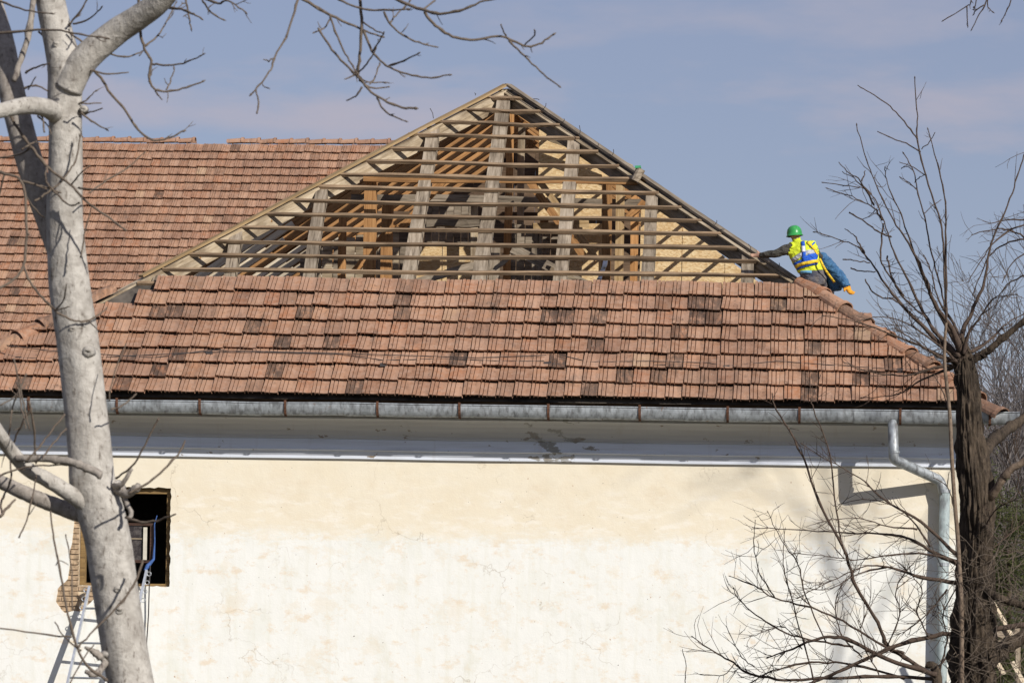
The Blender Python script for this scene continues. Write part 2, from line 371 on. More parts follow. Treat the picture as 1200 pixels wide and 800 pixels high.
# wall, with a ragged opening for the window
XW0, XW1 = EL.x+.75, B(1124, 640, 0).x
w0, w1 = B(93, 628, 0).x, B(199.5, 628, 0).x
wz0, wz1 = zb(686, 0, 150), zb(571, 0, 150)
ZTOP = ZE + .1
def ragged(pts, n, amp, seed):
    res = []; r_ = random.Random(seed)
    for i in range(len(pts)):
        a, b = Vector(pts[i]), Vector(pts[(i+1) % len(pts)]); nn = (b-a).orthogonal().normalized() if (b-a).length else Vector((0, 0))
        k = max(1, int((b-a).length/n))
        for j in range(k):
            q = a.lerp(b, j/k); res.append(q + (nn*r_.uniform(-amp, amp) if j else Vector((0, 0))))
    return res
pl = B(68, 650, 0).x; pl2 = B(82, 620, 0).x
hole = [(w1, wz0), (w1, wz1), (w0+.1, wz1+.02), (w0-.03, wz1-.05), (w0-.08, wz1-.45), (pl2, zb(650, 0, 80)), (pl2-.02, zb(678, 0, 80)), (pl, zb(690, 0, 80)), (pl-.02, zb(705, 0, 80)),
        (pl+.12, zb(718, 0, 80)), (w0+.08, zb(714, 0, 80)), (w0+.20, zb(704, 0, 80)), (w0+.34, wz0-.06), (w0+.6, wz0-.02)]
hole = ragged(hole, .06, .012, 3)
outer = [Vector((XW0, 0)), Vector((XW1, 0)), Vector((XW1, ZTOP)), Vector((XW0, ZTOP))]
polys = [[Vector((p.x, p.y, 0)) for p in outer], [Vector((p.x, p.y, 0)) for p in hole]]
tris = geometry.tessellate_polygon(polys); flat = [p for q in polys for p in q]
m = MB(); m.add([(p.x, 0, p.y) for p in flat], tris)
n0 = len(outer); nh = len(hole)
m.add([(p.x, 0, p.y) for p in hole] + [(p.x, .045, p.y) for p in hole], [(i, (i+1) % nh, nh+(i+1) % nh, nh+i) for i in range(nh)])
yw1 = YR-2
m.add([(XW0, 0, 0), (XW0, 0, ZTOP), (XW0, yw1, ZTOP), (XW0, yw1, 0), (XW1, 0, 0), (XW1, 0, ZTOP), (XW1, yw1+8, ZTOP), (XW1, yw1+8, 0)], [(0, 1, 2, 3), (4, 5, 6, 7)])
wall = m.obj('wall', M['wall'], house)
# bare masonry behind the lost plaster
mb = MB(); mx0, mz0 = pl-.1, zb(722, 0, 80)
mb.add([(mx0, .047, mz0), (w0, .047, mz0), (w0, .047, wz1+.1), (mx0, .047, wz1+.1)], [(0, 1, 2, 3)])
mb.add([(w0, .047, mz0), (w1+.05, .047, mz0), (w1+.05, .047, wz0), (w0, .047, wz0)], [(0, 1, 2, 3)])
mb.add([(w0, .047, wz1), (w1+.05, .047, wz1), (w1+.05, .047, wz1+.1), (w0, .047, wz1+.1)], [(0, 1, 2, 3)])
mb.add([(w0, .047, wz0), (w0, .47, wz0), (w0, .47, wz1), (w0, .047, wz1)], [(0, 1, 2, 3)])
mb.add([(w1, .045, wz0), (w1, .47, wz0), (w1, .47, wz1), (w1, .045, wz1)], [(0, 1, 2, 3)])
mb.add([(w0, .047, wz0), (w1, .047, wz0), (w1, .47, wz0), (w0, .47, wz0)], [(0, 1, 2, 3)])
mb.add([(w0, .047, wz1), (w1, .047, wz1), (w1, .47, wz1), (w0, .47, wz1)], [(0, 1, 2, 3)])
mb.obj('masonry', M['mortar'], wall)
zc = mz0; row = 0
while zc < wz1-.05:
    x = w0-.005 - (0 if row % 2 else .12)
    full = row % 2 == 0
    if full: xs = [(w0-.125, w0-.006), (w0-.38, w0-.135)]
    else: xs = [(w0-.25, w0-.006), (w0-.50, w0-.26)]
    if zc < wz0-.07: xs += [(w0+.004+.255*k+(.12 if full else 0), w0+.25+.255*k+(.12 if full else 0)) for k in range(2)]
    for a, b in xs:
        if b < mx0: continue
        br = MB().box(((a+b)/2, .045+rng.uniform(-.008, .006), zc+.034), (b-a, .05, .062), .004)
        br.obj('brick', M['brick'], wall)
    zc += .077; row += 1
# the dark room behind the window
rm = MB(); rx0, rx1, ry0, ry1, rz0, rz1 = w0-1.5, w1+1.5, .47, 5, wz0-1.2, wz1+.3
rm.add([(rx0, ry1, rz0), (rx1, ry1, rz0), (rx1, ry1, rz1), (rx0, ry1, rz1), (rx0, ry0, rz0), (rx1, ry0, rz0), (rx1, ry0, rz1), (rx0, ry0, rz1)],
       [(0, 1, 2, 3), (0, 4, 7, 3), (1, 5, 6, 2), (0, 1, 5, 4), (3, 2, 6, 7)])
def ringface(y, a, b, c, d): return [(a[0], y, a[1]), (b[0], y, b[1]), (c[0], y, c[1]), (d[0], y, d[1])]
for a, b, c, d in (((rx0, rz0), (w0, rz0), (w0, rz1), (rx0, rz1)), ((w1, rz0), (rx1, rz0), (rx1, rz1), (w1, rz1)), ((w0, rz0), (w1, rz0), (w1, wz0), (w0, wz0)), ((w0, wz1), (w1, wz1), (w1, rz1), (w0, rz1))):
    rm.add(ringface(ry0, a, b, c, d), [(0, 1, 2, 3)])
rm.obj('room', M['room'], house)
# window: frame, opened sash
win = MB()
fw = .075
for c, d in ((((w0+fw/2+.003), .13, (wz0+wz1)/2), (fw, .12, wz1-wz0-.01)), (((w1-fw/2-.003), .13, (wz0+wz1)/2), (fw*.75, .12, wz1-wz0-.01)),
             (((w0+w1)/2, .132, wz1-.045), (w1-w0-.1, .11, .08)), (((w0+w1)/2, .132, wz0+.02), (w1-w0-.1, .11, .035))):
    win.box(c, d, .003)
window = win.obj('window', M['wood_frame'], house)
tag(window, 'old timber window frame in a raw opening')
s0, s1 = B(140, 640, .10).x, B(179, 640, .10).x; sz0, sz1 = zb(659, .1, 165), zb(612.5, .1, 165)
fr = MB(); 
for c, d in ((((s0+s1)/2, .1, sz1-.02), (s1-s0, .04, .04)), (((s0+s1)/2, .1, sz0+.02), (s1-s0, .04, .04)), ((s1-.02, .1, (sz0+sz1)/2), (.04, .038, sz1-sz0-.08)), ((s0+.02, .1, (sz0+sz1)/2), (.04, .038, sz1-sz0-.08))):
    fr.box(c, d)
fr.obj('sash', M['wood_sash'], window)
t_ = NT('dusty_glass'); t_.b.inputs['Transmission Weight'].default_value = .35
M['glass'] = t_.fin(t_.ramp(t_.noise(t_.coord((2, 2, 2)), 4, 6, .7), [(.4, (.05, .04, .04)), (.75, (.26, .23, .21))]), .18, spec=.5)
zmid = zb(631, .1, 165)
for a, b in ((sz0+.04, zmid-.012), (zmid+.012, sz1-.04)):
    MB().box(((s0+s1)/2-.06, .1, (a+b)/2), (s1-s0-.20, .006, b-a)).obj('pane', M['glass'], window)
MB().box(((s0+s1)/2-.05, .098, zmid), (s1-s0-.18, .03, .022)).obj('glazing_bar', M['wood_pale'], window)
MB().box((B(170, 640, .07).x, .068, (sz0+sz1)/2-.01), (.055, .02, (sz1-sz0)*.82)).obj('stile', mat_plain('cream_paint', (.62, .58, .48), .6), window)

# cornice under the eaves
prof = [(-.002, 490), (-.52, 490), (-.52, 493), (-.42, 496), (-.32, 501), (-.235, 507), (-.175, 513), (-.165, 516), (-.115, 517.2), (-.110, 527.2), (-.128, 528.2), (-.128, 530.0), (-.085, 531), (-.06, 535.5), (-.05, 536.5), (-.045, 540), (-.002, 541)]
cor = MB(); pv = [(y, zb(p, y)) for y, p in prof]; nP = len(pv); nx = 60
vsx = []
for i in range(nx+1):
    x = XW0-.3 + (ER.x-.02-(XW0-.3))*i/nx
    sg = .006*noise.noise(Vector((x*.6, 0, 0)))
    vsx += [(x, y + .003*noise.noise(Vector((x*2, z*9, 1))), z+sg) for y, z in pv]
cor.add(vsx, [(i*nP+k, i*nP+k+1, (i+1)*nP+k+1, (i+1)*nP+k) for i in range(nx) for k in range(nP-1)] + [tuple(range(nP)), tuple(nx*nP+k for k in range(nP))[::-1]])
cor.obj('cornice', M['cornice'], house)
# gutter in soldered lengths, brackets, downspout
GY, GR = -.705, .088; GZ = zb(476, GY)
def gutter_piece(x0, x1, r):
    gm_ = MB(); vs = []; k = 18
    for x in (x0, x1):
        for rr in (r, r-.006):
            for j in range(k+1):
                a = math.pi + math.pi*j/k
                vs.append((x, GY+rr*math.cos(a), GZ+rr*1.95*math.sin(a)+.004*noise.noise(Vector((x*.7, 3, 0)))*4))
    n = k+1; fs = []
    for j in range(k):
        fs += [(j, j+1, 2*n+j+1, 2*n+j), (n+j, n+j+1, 3*n+j+1, 3*n+j), (j, j+1, n+j+1, n+j), (2*n+j, 2*n+j+1, 3*n+j+1, 3*n+j)]
    fs += [(0, n, 3*n, 2*n), (k, n+k, 3*n+k, 2*n+k)]
    gm_.add(vs, fs)
    dz = .016*noise.noise(Vector((x0*.7, 3, 0))); dz1 = .016*noise.noise(Vector((x1*.7, 3, 0)))
    gm_.tube([(x0, GY-r, GZ+.006+dz), (x1, GY-r, GZ+.006+dz1)], .011, 8)
    return gm_
seams = [-60, 30, 137, 238, 305, 404, 505, 604, 706, 803, 905, 1000, 1100, 1194]
for i in range(len(seams)-1):
    gutter_piece(B(seams[i], 480, GY).x+.002*(i % 2), B(seams[i+1], 482, GY).x+.012, GR+.0035*(i % 2)).obj('gutter_segment', M['zinc'], house)
for px in (35, 138, 235, 335, 443, 539, 643, 750, 853, 937, 1055, 1160):
    x = B(px, 480, GY).x; b_ = MB(); pts = []
    for j in range(9):
        a = math.pi*.93 + math.pi*1.02*j/8; pts.append((x, GY+(GR+.012)*math.cos(a), GZ+(GR+.009)*1.95*math.sin(a)))
    pts += [(x, GY+.2, GZ+.10)]
    vs = []; fs = []
    for p in pts:
        for dx in (-.018, .018):
            vs += [(p[0]+dx, p[1], p[2])]
    for j in range(len(pts)-1): fs.append((2*j, 2*j+1, 2*j+3, 2*j+2))
    o = b_.add(vs, fs).obj('gutter_bracket', M['rust'], house); s_ = o.modifiers.new('s', 'SOLIDIFY'); s_.thickness = .006
DY = -.13
pA = B(1046, 492, GY); pB_ = B(1047.5, 538, GY); pC = B(1102, 563, DY); pD = B(1107, 582, DY); pD.y = DY
dsm = MB()
def arc3(pts, rr=.05, n=4):
    res = [Vector(pts[0])]
    for i in range(1, len(pts)-1):
        p, a, b = Vector(pts[i]), Vector(pts[i-1]), Vector(pts[i+1]); u = (a-p).normalized()*rr; v = (b-p).normalized()*rr
        for j in range(n+1):
            q = j/n; res.append((p+u)*(1-q)**2 + p*2*q*(1-q) + (p+v)*q*q)
    return res + [Vector(pts[-1])]
dsm.tube(arc3([pA, pB_, pC, (pD.x, DY, pD.z)]), .074, 16)
ds = dsm.obj('downspout', M['zinc'], house, True)
lower = MB(); lower.tube([(pD.x, DY, pD.z+.08), (pD.x, DY, .15)], .079, 18)
lower.obj('lower_pipe', M['zinc_paint'], ds, True)
for z in (pD.z+.06, pD.z-1.0, pD.z-3.2):
    MB().tube([(pD.x, DY, z), (pD.x, DY, z+.05)], .086, 18).obj('pipe_clip', M['zinc'], ds)
cl = MB(); 
MB().tube([(pB_.x+.004, GY, pB_.z+.09), (pB_.x+.004, GY, pB_.z+.12)], .08, 16).obj('pipe_collar', M['zinc'], ds)

# ---- roof
def on_front(x, s, off=0):      # s metres up the slope from the eave
    c = 1/math.sqrt(1+T*T); return Vector((x, YE + s*c, ZE + s*c*T)) + nF*off
cF = 1/math.sqrt(1+T*T)
def s_of(p): return (p.y-YE)/cF
SA = s_of(A)
def hipx(s): f = s/SA; return EL.x+(A.x-EL.x)*f, ER.x+(A.x-ER.x)*f
STOP = s_of(Fp(600, 333))                      # tiles still lie up to here
GAUGE = STOP/8.06
rb = MB()   # felt and boards left under the remaining tiles, and the closed slopes farther back
h0l, h0r = hipx(0); h1l, h1r = hipx(STOP-.1)
rb.add([on_front(h0l, 0, .004), on_front(h0r, 0, .004), on_front(h1r, STOP-.1, .004), on_front(h1l, STOP-.1, .004)], [(0, 1, 2, 3)])
yk = on_front(0, STOP, 0).y; xk = h1r
rb.add([(ER.x, YE, ZE), (ER.x, YR+8, ZE), (xk, YR+8, SR(xk)), (xk, yk, SR(xk))], [(0, 1, 2, 3)])
roof = rb.obj('roof', M['felt'], house)
tag(roof, 'hip roof, tiled below and stripped to rafters and battens above')
# fascia board and dark space under the lowest tiles
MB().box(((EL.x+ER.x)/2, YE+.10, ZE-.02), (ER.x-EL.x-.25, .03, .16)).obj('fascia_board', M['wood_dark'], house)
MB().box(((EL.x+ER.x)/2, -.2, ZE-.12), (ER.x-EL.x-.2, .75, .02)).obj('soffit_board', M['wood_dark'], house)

TW = .2445
def tile_mesh(jit):
    prof = [(0, .000), (.004, .028), (.043, .030), (.047, .002), (.053, .002), (.057, .021), (.104, .022), (.108, .003), (.114, .003), (.119, .020), (.178, .016), (.233, .020), (.237, -.006), (.2445, -.006)]
    m_ = MB(); n = len(prof); LN = GAUGE+.05; vs = []
    for k, (v, lift) in enumerate(((-.012, .068), (LN, .005))):
        vs += [(u, v, h*1.15+lift) for u, h in prof]
    vs += [(u, 0, h*1.15+.042) for u, h in prof]
    fs = [(i, i+1, n+i+1, n+i) for i in range(n-1)] + [(i, i+1, 2*n+i+1, 2*n+i) for i in range(n-1)]
    return m_, vs, fs
def tile_matrix(x, s, r_, onf, lift):
    p = onf(x, s, lift+.055)
    ex = Vector((1, 0, 0)); ez = nF; ey = ez.cross(ex)
    mt = Matrix((ex, ey, ez)).transposed().to_4x4()
    mt = mt @ Matrix.Rotation(r_.gauss(0, .012), 4, 'Z') @ Matrix.Rotation(r_.gauss(0, .014), 4, 'X') @ Matrix.Rotation(r_.gauss(0, .018), 4, 'Y')
    mt.translation = p + ex*r_.gauss(0, .0025) + ey*r_.gauss(0, .009) + ez*abs(r_.gauss(0, .004))
    return mt
m_, tvs, tfs = tile_mesh(0)
tme = MB().add(tvs, tfs).mesh('tile'); tme.materials.append(M['tile'])
tile_spots = []; r_ = random.Random(21)
for i in range(8):
    s = i*GAUGE - .03
    xl, xr = hipx(max(s, 0)+.05); xl2, xr2 = hipx(s+GAUGE)
    if i == 7: xl = B(188, 330, 0).x if False else Fp(186, 330).x
    if i == 6: xl = Fp(150, 342).x
    off = rng.uniform(-.1, .1)
    k0 = math.floor(xl/TW); x = k0*TW + (i % 2)*.02 + off*.3
    while x < xr-.17:
        if x > xl-.02:
            sag = .032*noise.noise(Vector((x*.35, i*1.7, 0))) + .016*noise.noise(Vector((x*1.7, i*3.1, 4)))
            tile_spots.append((x, s+sag, i))
        x += TW
def inframe(p, a=8, b=1192):
    wv = b2w(p); d = wv-CAM; u = d.x/d.y*FPX; v = d.z/d.y*FPX; px = 600 + u*cR + v*sR; return a < px < b, px
cand = []
for t in tile_spots:
    f, px = inframe(on_front(t[0]+.12, t[1]))
    cand.append((0 if f and not 62 < px < 118 else 1, t[2], t))
cand.sort(key=lambda c: (c[0], c[1], c[2][0])); single = set(c[2] for c in cand[:300])
field = MB()
for t in tile_spots:
    mt = tile_matrix(t[0], t[1], r_, on_front, 0)
    if r_.random() < .012: mt = mt @ Matrix.Rotation(r_.uniform(-.06, .06), 4, 'Z') @ Matrix.Translation((0, r_.uniform(-.04, .02), .012))
    if t in single:
        o = link('tile', tme, None, roof); o.matrix_local = mt
    else: field.add([mt @ Vector(v) for v in tvs], tfs)
tag(field.obj('tile_field', M['tile_field'], roof), kind='stuff')
# tiles left on the lower right slope (seen only from the side)
def on_right(y, s): c = 1/math.sqrt(1+TR*TR); return Vector((ER.x - s*c, y, ZE + s*c*TR))
SAr_ = (ER.x-A.x)*math.sqrt(1+TR*TR)
rf = MB(); ex = Vector((0, 1, 0)); ez = nR; ey = ez.cross(ex)
for i in range(8):
    y = YE + (A.y-YE)*(i+1.0)*GAUGE/SAr_ + .30
    while y < 14:
        mt = Matrix((ex, ey, ez)).transposed().to_4x4(); mt.translation = on_right(y, i*GAUGE*1.0-.03) + nR*.055
        rf.add([mt @ Vector(v) for v in tvs], tfs); y += TW
tag(rf.obj('side_tile_field', M['tile_field'], roof), kind='stuff')

# hip cap tiles
def cap_mesh(ln, r0, r1, collar=True):
    c_ = MB(); k = 9; secs = [(0, r0+.022), (.07, r0+.022), (.075, r0), (ln, r1)] if collar else [(0, r0), (ln, r1)]
    vs = []
    for (x, r) in secs:
        for j in range(k+1):
            a = math.pi*(-.02+1.04*j/k); vs.append((x, r*math.cos(a), r*.85*math.sin(a)))
        for j in range(k+1):
            a = math.pi*(-.02+1.04*j/k); vs.append((x, (r-.018)*math.cos(a), (r-.018)*.85*math.sin(a)))
    n = 2*(k+1); fs = []
    for s in range(len(secs)-1):
        for j in range(k): fs += [(s*n+j, s*n+j+1, s*n+n+j+1, s*n+n+j), (s*n+k+1+j, s*n+k+2+j, s*n+n+k+2+j, s*n+n+k+1+j)]
        fs += [(s*n, s*n+k+1, s*n+n+k+1, s*n+n), (s*n+k, s*n+2*k+1, s*n+n+2*k+1, s*n+n+k)]
    for s in (0, len(secs)-1):
        for j in range(k): fs.append((s*n+j, s*n+j+1, s*n+k+2+j, s*n+k+1+j))
    me = c_.add(vs, fs).mesh('hip_tile'); me.materials.append(M['tile_hip']); return me
def run_caps(name, me, p0, p1, n, parent, r_, jit=.02, skip=()):
    d = (p1-p0); ln = d.length/n; x = d.normalized(); y = Vector((0, 0, 1)).cross(x).normalized(); z = x.cross(y)
    for i in range(n):
        if i in skip: continue
        m = Matrix((x, y, z)).transposed().to_4x4() @ Matrix.Rotation(r_.gauss(0, jit), 4, 'Z') @ Matrix.Rotation(r_.gauss(.05, jit), 4, 'Y') @ Matrix.Rotation(r_.gauss(0, jit), 4, 'X')
        m.translation = p0 + x*ln*i + z*r_.gauss(0, .006) + y*r_.gauss(0, .008)
        o = link(name, me, None, parent); o.matrix_local = m
up_ = Vector((0, 0, .06))
def hp(f, side): E = ER if side > 0 else EL; return E + (A-E)*f
fR1 = (STOP+.02)/SA
lenr = (hp(fR1, 1)-hp(-.035, 1)).length
capme = cap_mesh(lenr/9+.05, .155, .130)
run_caps('hip_tile', capme, hp(-.035, 1)+up_, hp(fR1, 1)+up_, 9, roof, rng, .03)
capl = cap_mesh(lenr/9+.05, .15, .13)
fL1 = (s_of(Fp(118, 352)))/SA
run_caps('hip_tile', capl, hp(-.03, -1)+up_, hp(fL1+.01, -1)+up_, 9, roof, rng, .035)

# front battens: ends read off the photograph
bat = [((565.7, 114.3), (615, 116)), ((536.7, 129), (636.7, 131.3)), ((510, 143), (656, 147)), ((478.3, 158.3), (679.3, 162)), ((448.4, 174), (701, 178.5)), ((422, 189.4), (725.5, 195)),
       ((394.4, 205), (747.3, 211)), ((368.8, 219), (772, 226.6)), ((339, 235.3), (798.7, 243.7)), ((307.8, 251), (822.7, 259)), ((279.7, 266.6), (845.3, 275)), ((249.4, 282.8), (873.3, 291)), ((219.4, 298.5), (898.5, 306)), ((190.6, 315), (923, 323))]
for a, b in bat:
    beam('batten', Fp(*a, .025), Fp(*b, .025), .052, .048, M['wood_batten'], roof, up=nF, rough=.013, segs=22)
beam('batten', Fp(161, 332, .025), Fp(187, 332, .025), .055, .05, M['wood_batten'], roof, up=nF)
# front rafters
raf = [((508.3, 147), (478, 328), .20), ((590.7, 112), (562, 328), .21), ((672.7, 160), (656.7, 332), .20), ((764, 228), (759, 332), .19), ((377, 220), (364, 324), .18), ((277, 270), (270, 324), .18), ((875.6, 294), (875.6, 333), .19)]
for a, b, wd in raf:
    pa, pb = Fp(*a), Fp(*b); s1_ = s_of(pa); x1, x0 = pa.x, pb.x
    p1 = on_front(x1, s1_); k = (x1-x0)/(s1_-s_of(pb)); p0 = on_front(x1-k*s1_*.7, .1)
    beam('rafter', p0, p1, wd, .17, M['wood_grey'], roof, up=nF, rough=.012, segs=16, drop=.087)
for px in (180, 960, 90, 30, 1040):       # short ones under the tiles
    x = Fp(px, 350).x; f = (x-EL.x)/(A.x-EL.x) if x < A.x else (ER.x-x)/(ER.x-A.x)
    beam('rafter', on_front(x, .1), on_front(x, max(.3, f*SA-.15)), .18, .17, M['wood_grey'], roof, up=nF, drop=.087)
# hips
for side, E in ((-1, EL), (1, ER)):
    d = (A-E).normalized(); nn = (nF + (nL if side < 0 else nR)).normalized()
    beam('hip_rafter', E+d*.1 + nn*.0, A - d*.02, .17, .24, M['wood_pale'] if side < 0 else M['wood_grey'], roof, up=nn, rough=.012, segs=20, drop=.13)
    f0 = (STOP+.1)/SA
    off = nn*.055
    beam('hip_board', E+(A-E)*(f0-.01) + off + Vector((-.03*side, -.0, 0)), A+off, .13, .035, M['wood_tan'] if side < 0 else M['wood_grey'], roof, up=nn, rough=.006, segs=16)
    off2 = nn*.02 + Vector((-.13*side, .02, -.02))
    if side > 0: beam('hip_board', E+(A-E)*(f0-.01)+off2+nF*.045, A+off2+nF*.045-Vector((0, 0, .06)), .05, .04, M['wood_pale'], roof, up=nF, rough=.006, segs=16)
beam('ridge_block', A+Vector((-.12, .02, -.16)), A+Vector((.12, .02, -.16)), .10, .24, M['wood_grey'], roof)
# ridge board of the wing, running back
beam('ridge_beam', A+Vector((0, .05, -.16)), Vector((A.x, YR, A.z-.16)), .14, .2, M['wood_brown'], roof)
# right slope: open battens and rafters
c_r = 1/math.sqrt(1+TR*TR)
SAr = (ER.x-A.x)/c_r
for k in range(14):
    s = SAr*(fR1 + (1-fR1)*(k+.6)/14.2)
    x = ER.x - s*c_r; z = ZE + s*c_r*TR; fy = (s/SAr); y0 = YE + (A.y-YE)*fy
    p0 = Vector((x, y0+.02, z))+nR*.03
    beam('side_batten', p0, Vector((x, YR+1, z))+nR*.03, .05, .05, M['wood_batten'], roof, up=nR, segs=10)
for k, y in enumerate((7.6, 8.6, 9.6, 10.6, 11.6, 12.6, 13.6, 14.6, 15.6, 16.6)):
    beam('side_rafter', Vector((ER.x-.2, y, SR(ER.x-.2))), Vector((A.x+.05, y, A.z-.05)), .15, .16, M['wood_brown'], roof, up=nR, drop=.09)
for y, f in ((1.2, 0), (3.4, 0)):
    fx = (y-YE)/(A.y-YE)
    beam('side_rafter', Vector((ER.x-.2, y, SR(ER.x-.2))), ER+(A-ER)*fx, .13, .15, M['wood_grey'], roof, up=nR, drop=.09)
def YRE_(): return YR - (A.z-ZE)/T + .5
# left slope: rafters, closed on top by boards
def SLp(x, y, off=0): return Vector((x, y, SL(x))) + nL*off
k = 0; y = -.2
while y < YR+.5:
    f = min(1, (y-YE)/(A.y-YE)); 
    x1 = EL.x + (A.x-EL.x)*f
    xv = A.x - (YR-y)*T/TL if y > YR-7 else EL.x
    x0 = max(EL.x+.15, EL.x)
    xm = EL.x + (A.x-EL.x)*.56
    if y < 2.6 or x1 < xm+.3: beam('side_rafter', SLp(x0, y), SLp(x1-.02, y), .11, .145, M['wood_brown'], roof, up=nL, drop=.08)
    else:
        beam('side_rafter', SLp(xm-.3, y+.06), SLp(x1-.02, y+.06), .10, .145, M['wood_brown'], roof, up=nL, drop=.08)
        beam('side_rafter', SLp(x0, y-.07), SLp(xm+rng.uniform(-.1, .5), y-.07), .10, .145, M['wood_new'] if k % 4 else M['wood_brown'], roof, up=nL, drop=.08)
    y += .84 + rng.uniform(-.05, .05); k += 1
c_l = 1/math.sqrt(1+TL*TL); SAl = (A.x-EL.x)/c_l
xk = EL.x+(A.x-EL.x)*fL1
MB().add([SLp(EL.x, YE, .02), SLp(xk, YE+(A.y-YE)*fL1, .02), SLp(xk, YRE_(), .02), SLp(EL.x, YRE_(), .02)], [(0, 1, 2, 3)]).obj('side_felt', M['felt'], roof)

# attic: floor, partition boards, posts, beams, braces
ZF = ZE-.10
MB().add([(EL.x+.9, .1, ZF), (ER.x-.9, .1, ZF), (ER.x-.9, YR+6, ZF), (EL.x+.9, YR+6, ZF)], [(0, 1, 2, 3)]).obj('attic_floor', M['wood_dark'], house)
def panel(name, px0, px1, pt0, pt1, pb, yb, mat, th=.018):
    a, b = B(px0, pt0, yb), B(px1, pt1, yb); bz = ZF+.01 if pb is None else B(px0, pb, yb).z
    def cl(p): return min(p.z, SR(p.x)-.10, SL(p.x)-.25, A.z-.3)
    pts = [(a.x, yb, bz), (b.x, yb, bz), (b.x, yb, max(bz+.02, cl(b))), (a.x, yb, max(bz+.02, cl(a)))]
    return MB().prism(pts, (0, th, 0)).obj(name, mat, house)
YO = 6.1
panel('osb_panel', 632, 668, 150, 160, 258, YO, M['osb']); panel('osb_panel', 669, 706, 150, 180, 258, YO, M['osb'])
panel('osb_panel', 655, 706, 262, 262, None, YO, M['osb'])
panel('osb_panel', 752, 800, 200, 230, None, YO, M['osb']); panel('osb_panel', 801, 850, 220, 260, None, YO, M['osb'])
panel('osb_panel', 851, 899, 240, 290, None, YO, M['osb']); panel('osb_panel', 900, 955, 280, 330, None, YO, M['osb'])
panel('osb_panel', 706, 752, 150, 190, 213, YO+.02, M['osb'])
panel('osb_panel', 480, 518, 287, 287, None, YO, M['osb']); panel('osb_panel', 519, 556, 287, 287, None, YO, M['osb'])
for k in range(7): panel('wall_plank', 498+k*8.6, 506+k*8.6, 238, 238, 285, YO+.03, M['wood_grey'])
for k in range(6): panel('wall_plank', 596+k*10, 605+k*10, 262+k, 262+k, None, YO+.3, M['wood_grey'])
for k in range(10): panel('wall_plank', 352+k*13, 364+k*13, 290-k*3, 290-k*3, None, YO+1.2, M['wood_pale'] if k % 3 else M['wood_grey'])
nbk = 40; x0b, x1b = EL.x+.6, ER.x-.6
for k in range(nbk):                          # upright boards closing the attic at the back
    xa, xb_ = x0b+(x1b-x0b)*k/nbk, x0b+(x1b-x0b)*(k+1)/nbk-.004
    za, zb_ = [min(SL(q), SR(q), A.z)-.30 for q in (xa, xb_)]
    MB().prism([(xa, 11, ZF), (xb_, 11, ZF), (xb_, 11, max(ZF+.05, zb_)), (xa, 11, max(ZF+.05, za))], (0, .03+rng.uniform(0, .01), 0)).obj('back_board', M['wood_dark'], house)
def post(px, pt, wpx, yb, mat, name='post', pbm=None):
    a = B(px, pt, yb); wd = wpx/75.0
    beam(name, (a.x, yb, ZF+.01 if pbm is None else B(px, pbm, yb).z), (a.x+.004*rng.uniform(-1, 1), yb, a.z), wd, wd*.9, mat, house, up=(0, 1, 0), rough=.01, segs=8)
post(435, 206, 14, 4.3, M['wood_brown']); post(455, 238, 13, 5.2, M['wood_brown']); post(598, 128, 9, 6.4, M['wood_brown'])
post(612, 150, 8, 6.6, M['wood_pale']); post(640, 150, 10, 6.9, M['wood_brown']); post(712, 210, 11, 4.9, M['wood_brown']); post(727, 212, 10, 5.3, M['wood_tan'])
post(744, 225, 9, 5.6, M['wood_brown']); post(556, 235, 8, 5.7, M['wood_pale']); post(630, 262, 12, 5.8, M['wood_grey']); post(402, 250, 9, 6.5, M['wood_brown']); post(580, 290, 12, 4.4, M['wood_grey']); 
def bar(p, q, th, yb, mat, name='beam', yb2=None, dp=None):
    a, b = B(*p, yb), B(*q, yb if yb2 is None else yb2)
    beam(name, a, b, dp or th/75., th/75., mat, house, rough=.014, segs=12, up=(0, 0, 1) if abs(a.z-b.z) < abs(a.x-b.x)*2 else (1, 0, 0))
bar((426, 209.5), (757, 213.5), 6.5, 4.1, M['wood_brown']); bar((412, 232), (772, 237), 8, 5.5, M['wood_grey'], dp=.15)
bar((430, 250), (770, 253), 6, 6.8, M['wood_dark']); bar((500, 262), (562, 262), 9, 5.3, M['wood_grey']); bar((625, 265), (690, 262), 8, 5.6, M['wood_tan'])
bar((741, 196), (640, 160), 6, 5.8, M['wood_pale'])
bar((621, 213), (684, 300), 9, 5.0, M['wood_brown'], 'brace'); bar((632, 213), (700, 305), 7, 5.3, M['wood_tan'], 'brace'); bar((470, 268), (520, 211), 8, 5.0, M['wood_brown'], 'brace')
bar((415, 318), (462, 262), 8, 5.5, M['wood_brown'], 'brace'); bar((735, 255), (768, 225), 7, 5.2, M['wood_brown'], 'brace')
bar((600, 291), (692, 336), 11, 3.6, M['wood_grey'], 'loose_plank', dp=.05); bar((478, 333), (556, 312), 9, 3.8, M['wood_grey'], 'loose_plank', dp=.05)
bar((560, 330), (600, 300), 5, 3.9, M['wood_grey'], 'loose_plank', dp=.04); bar((640, 312), (700, 338), 4, 3.2, M['wood_pale'], 'loose_plank', dp=.04); bar((700, 335), (712, 300), 5, 4.2, M['alu'], 'loose_plank', dp=.03)
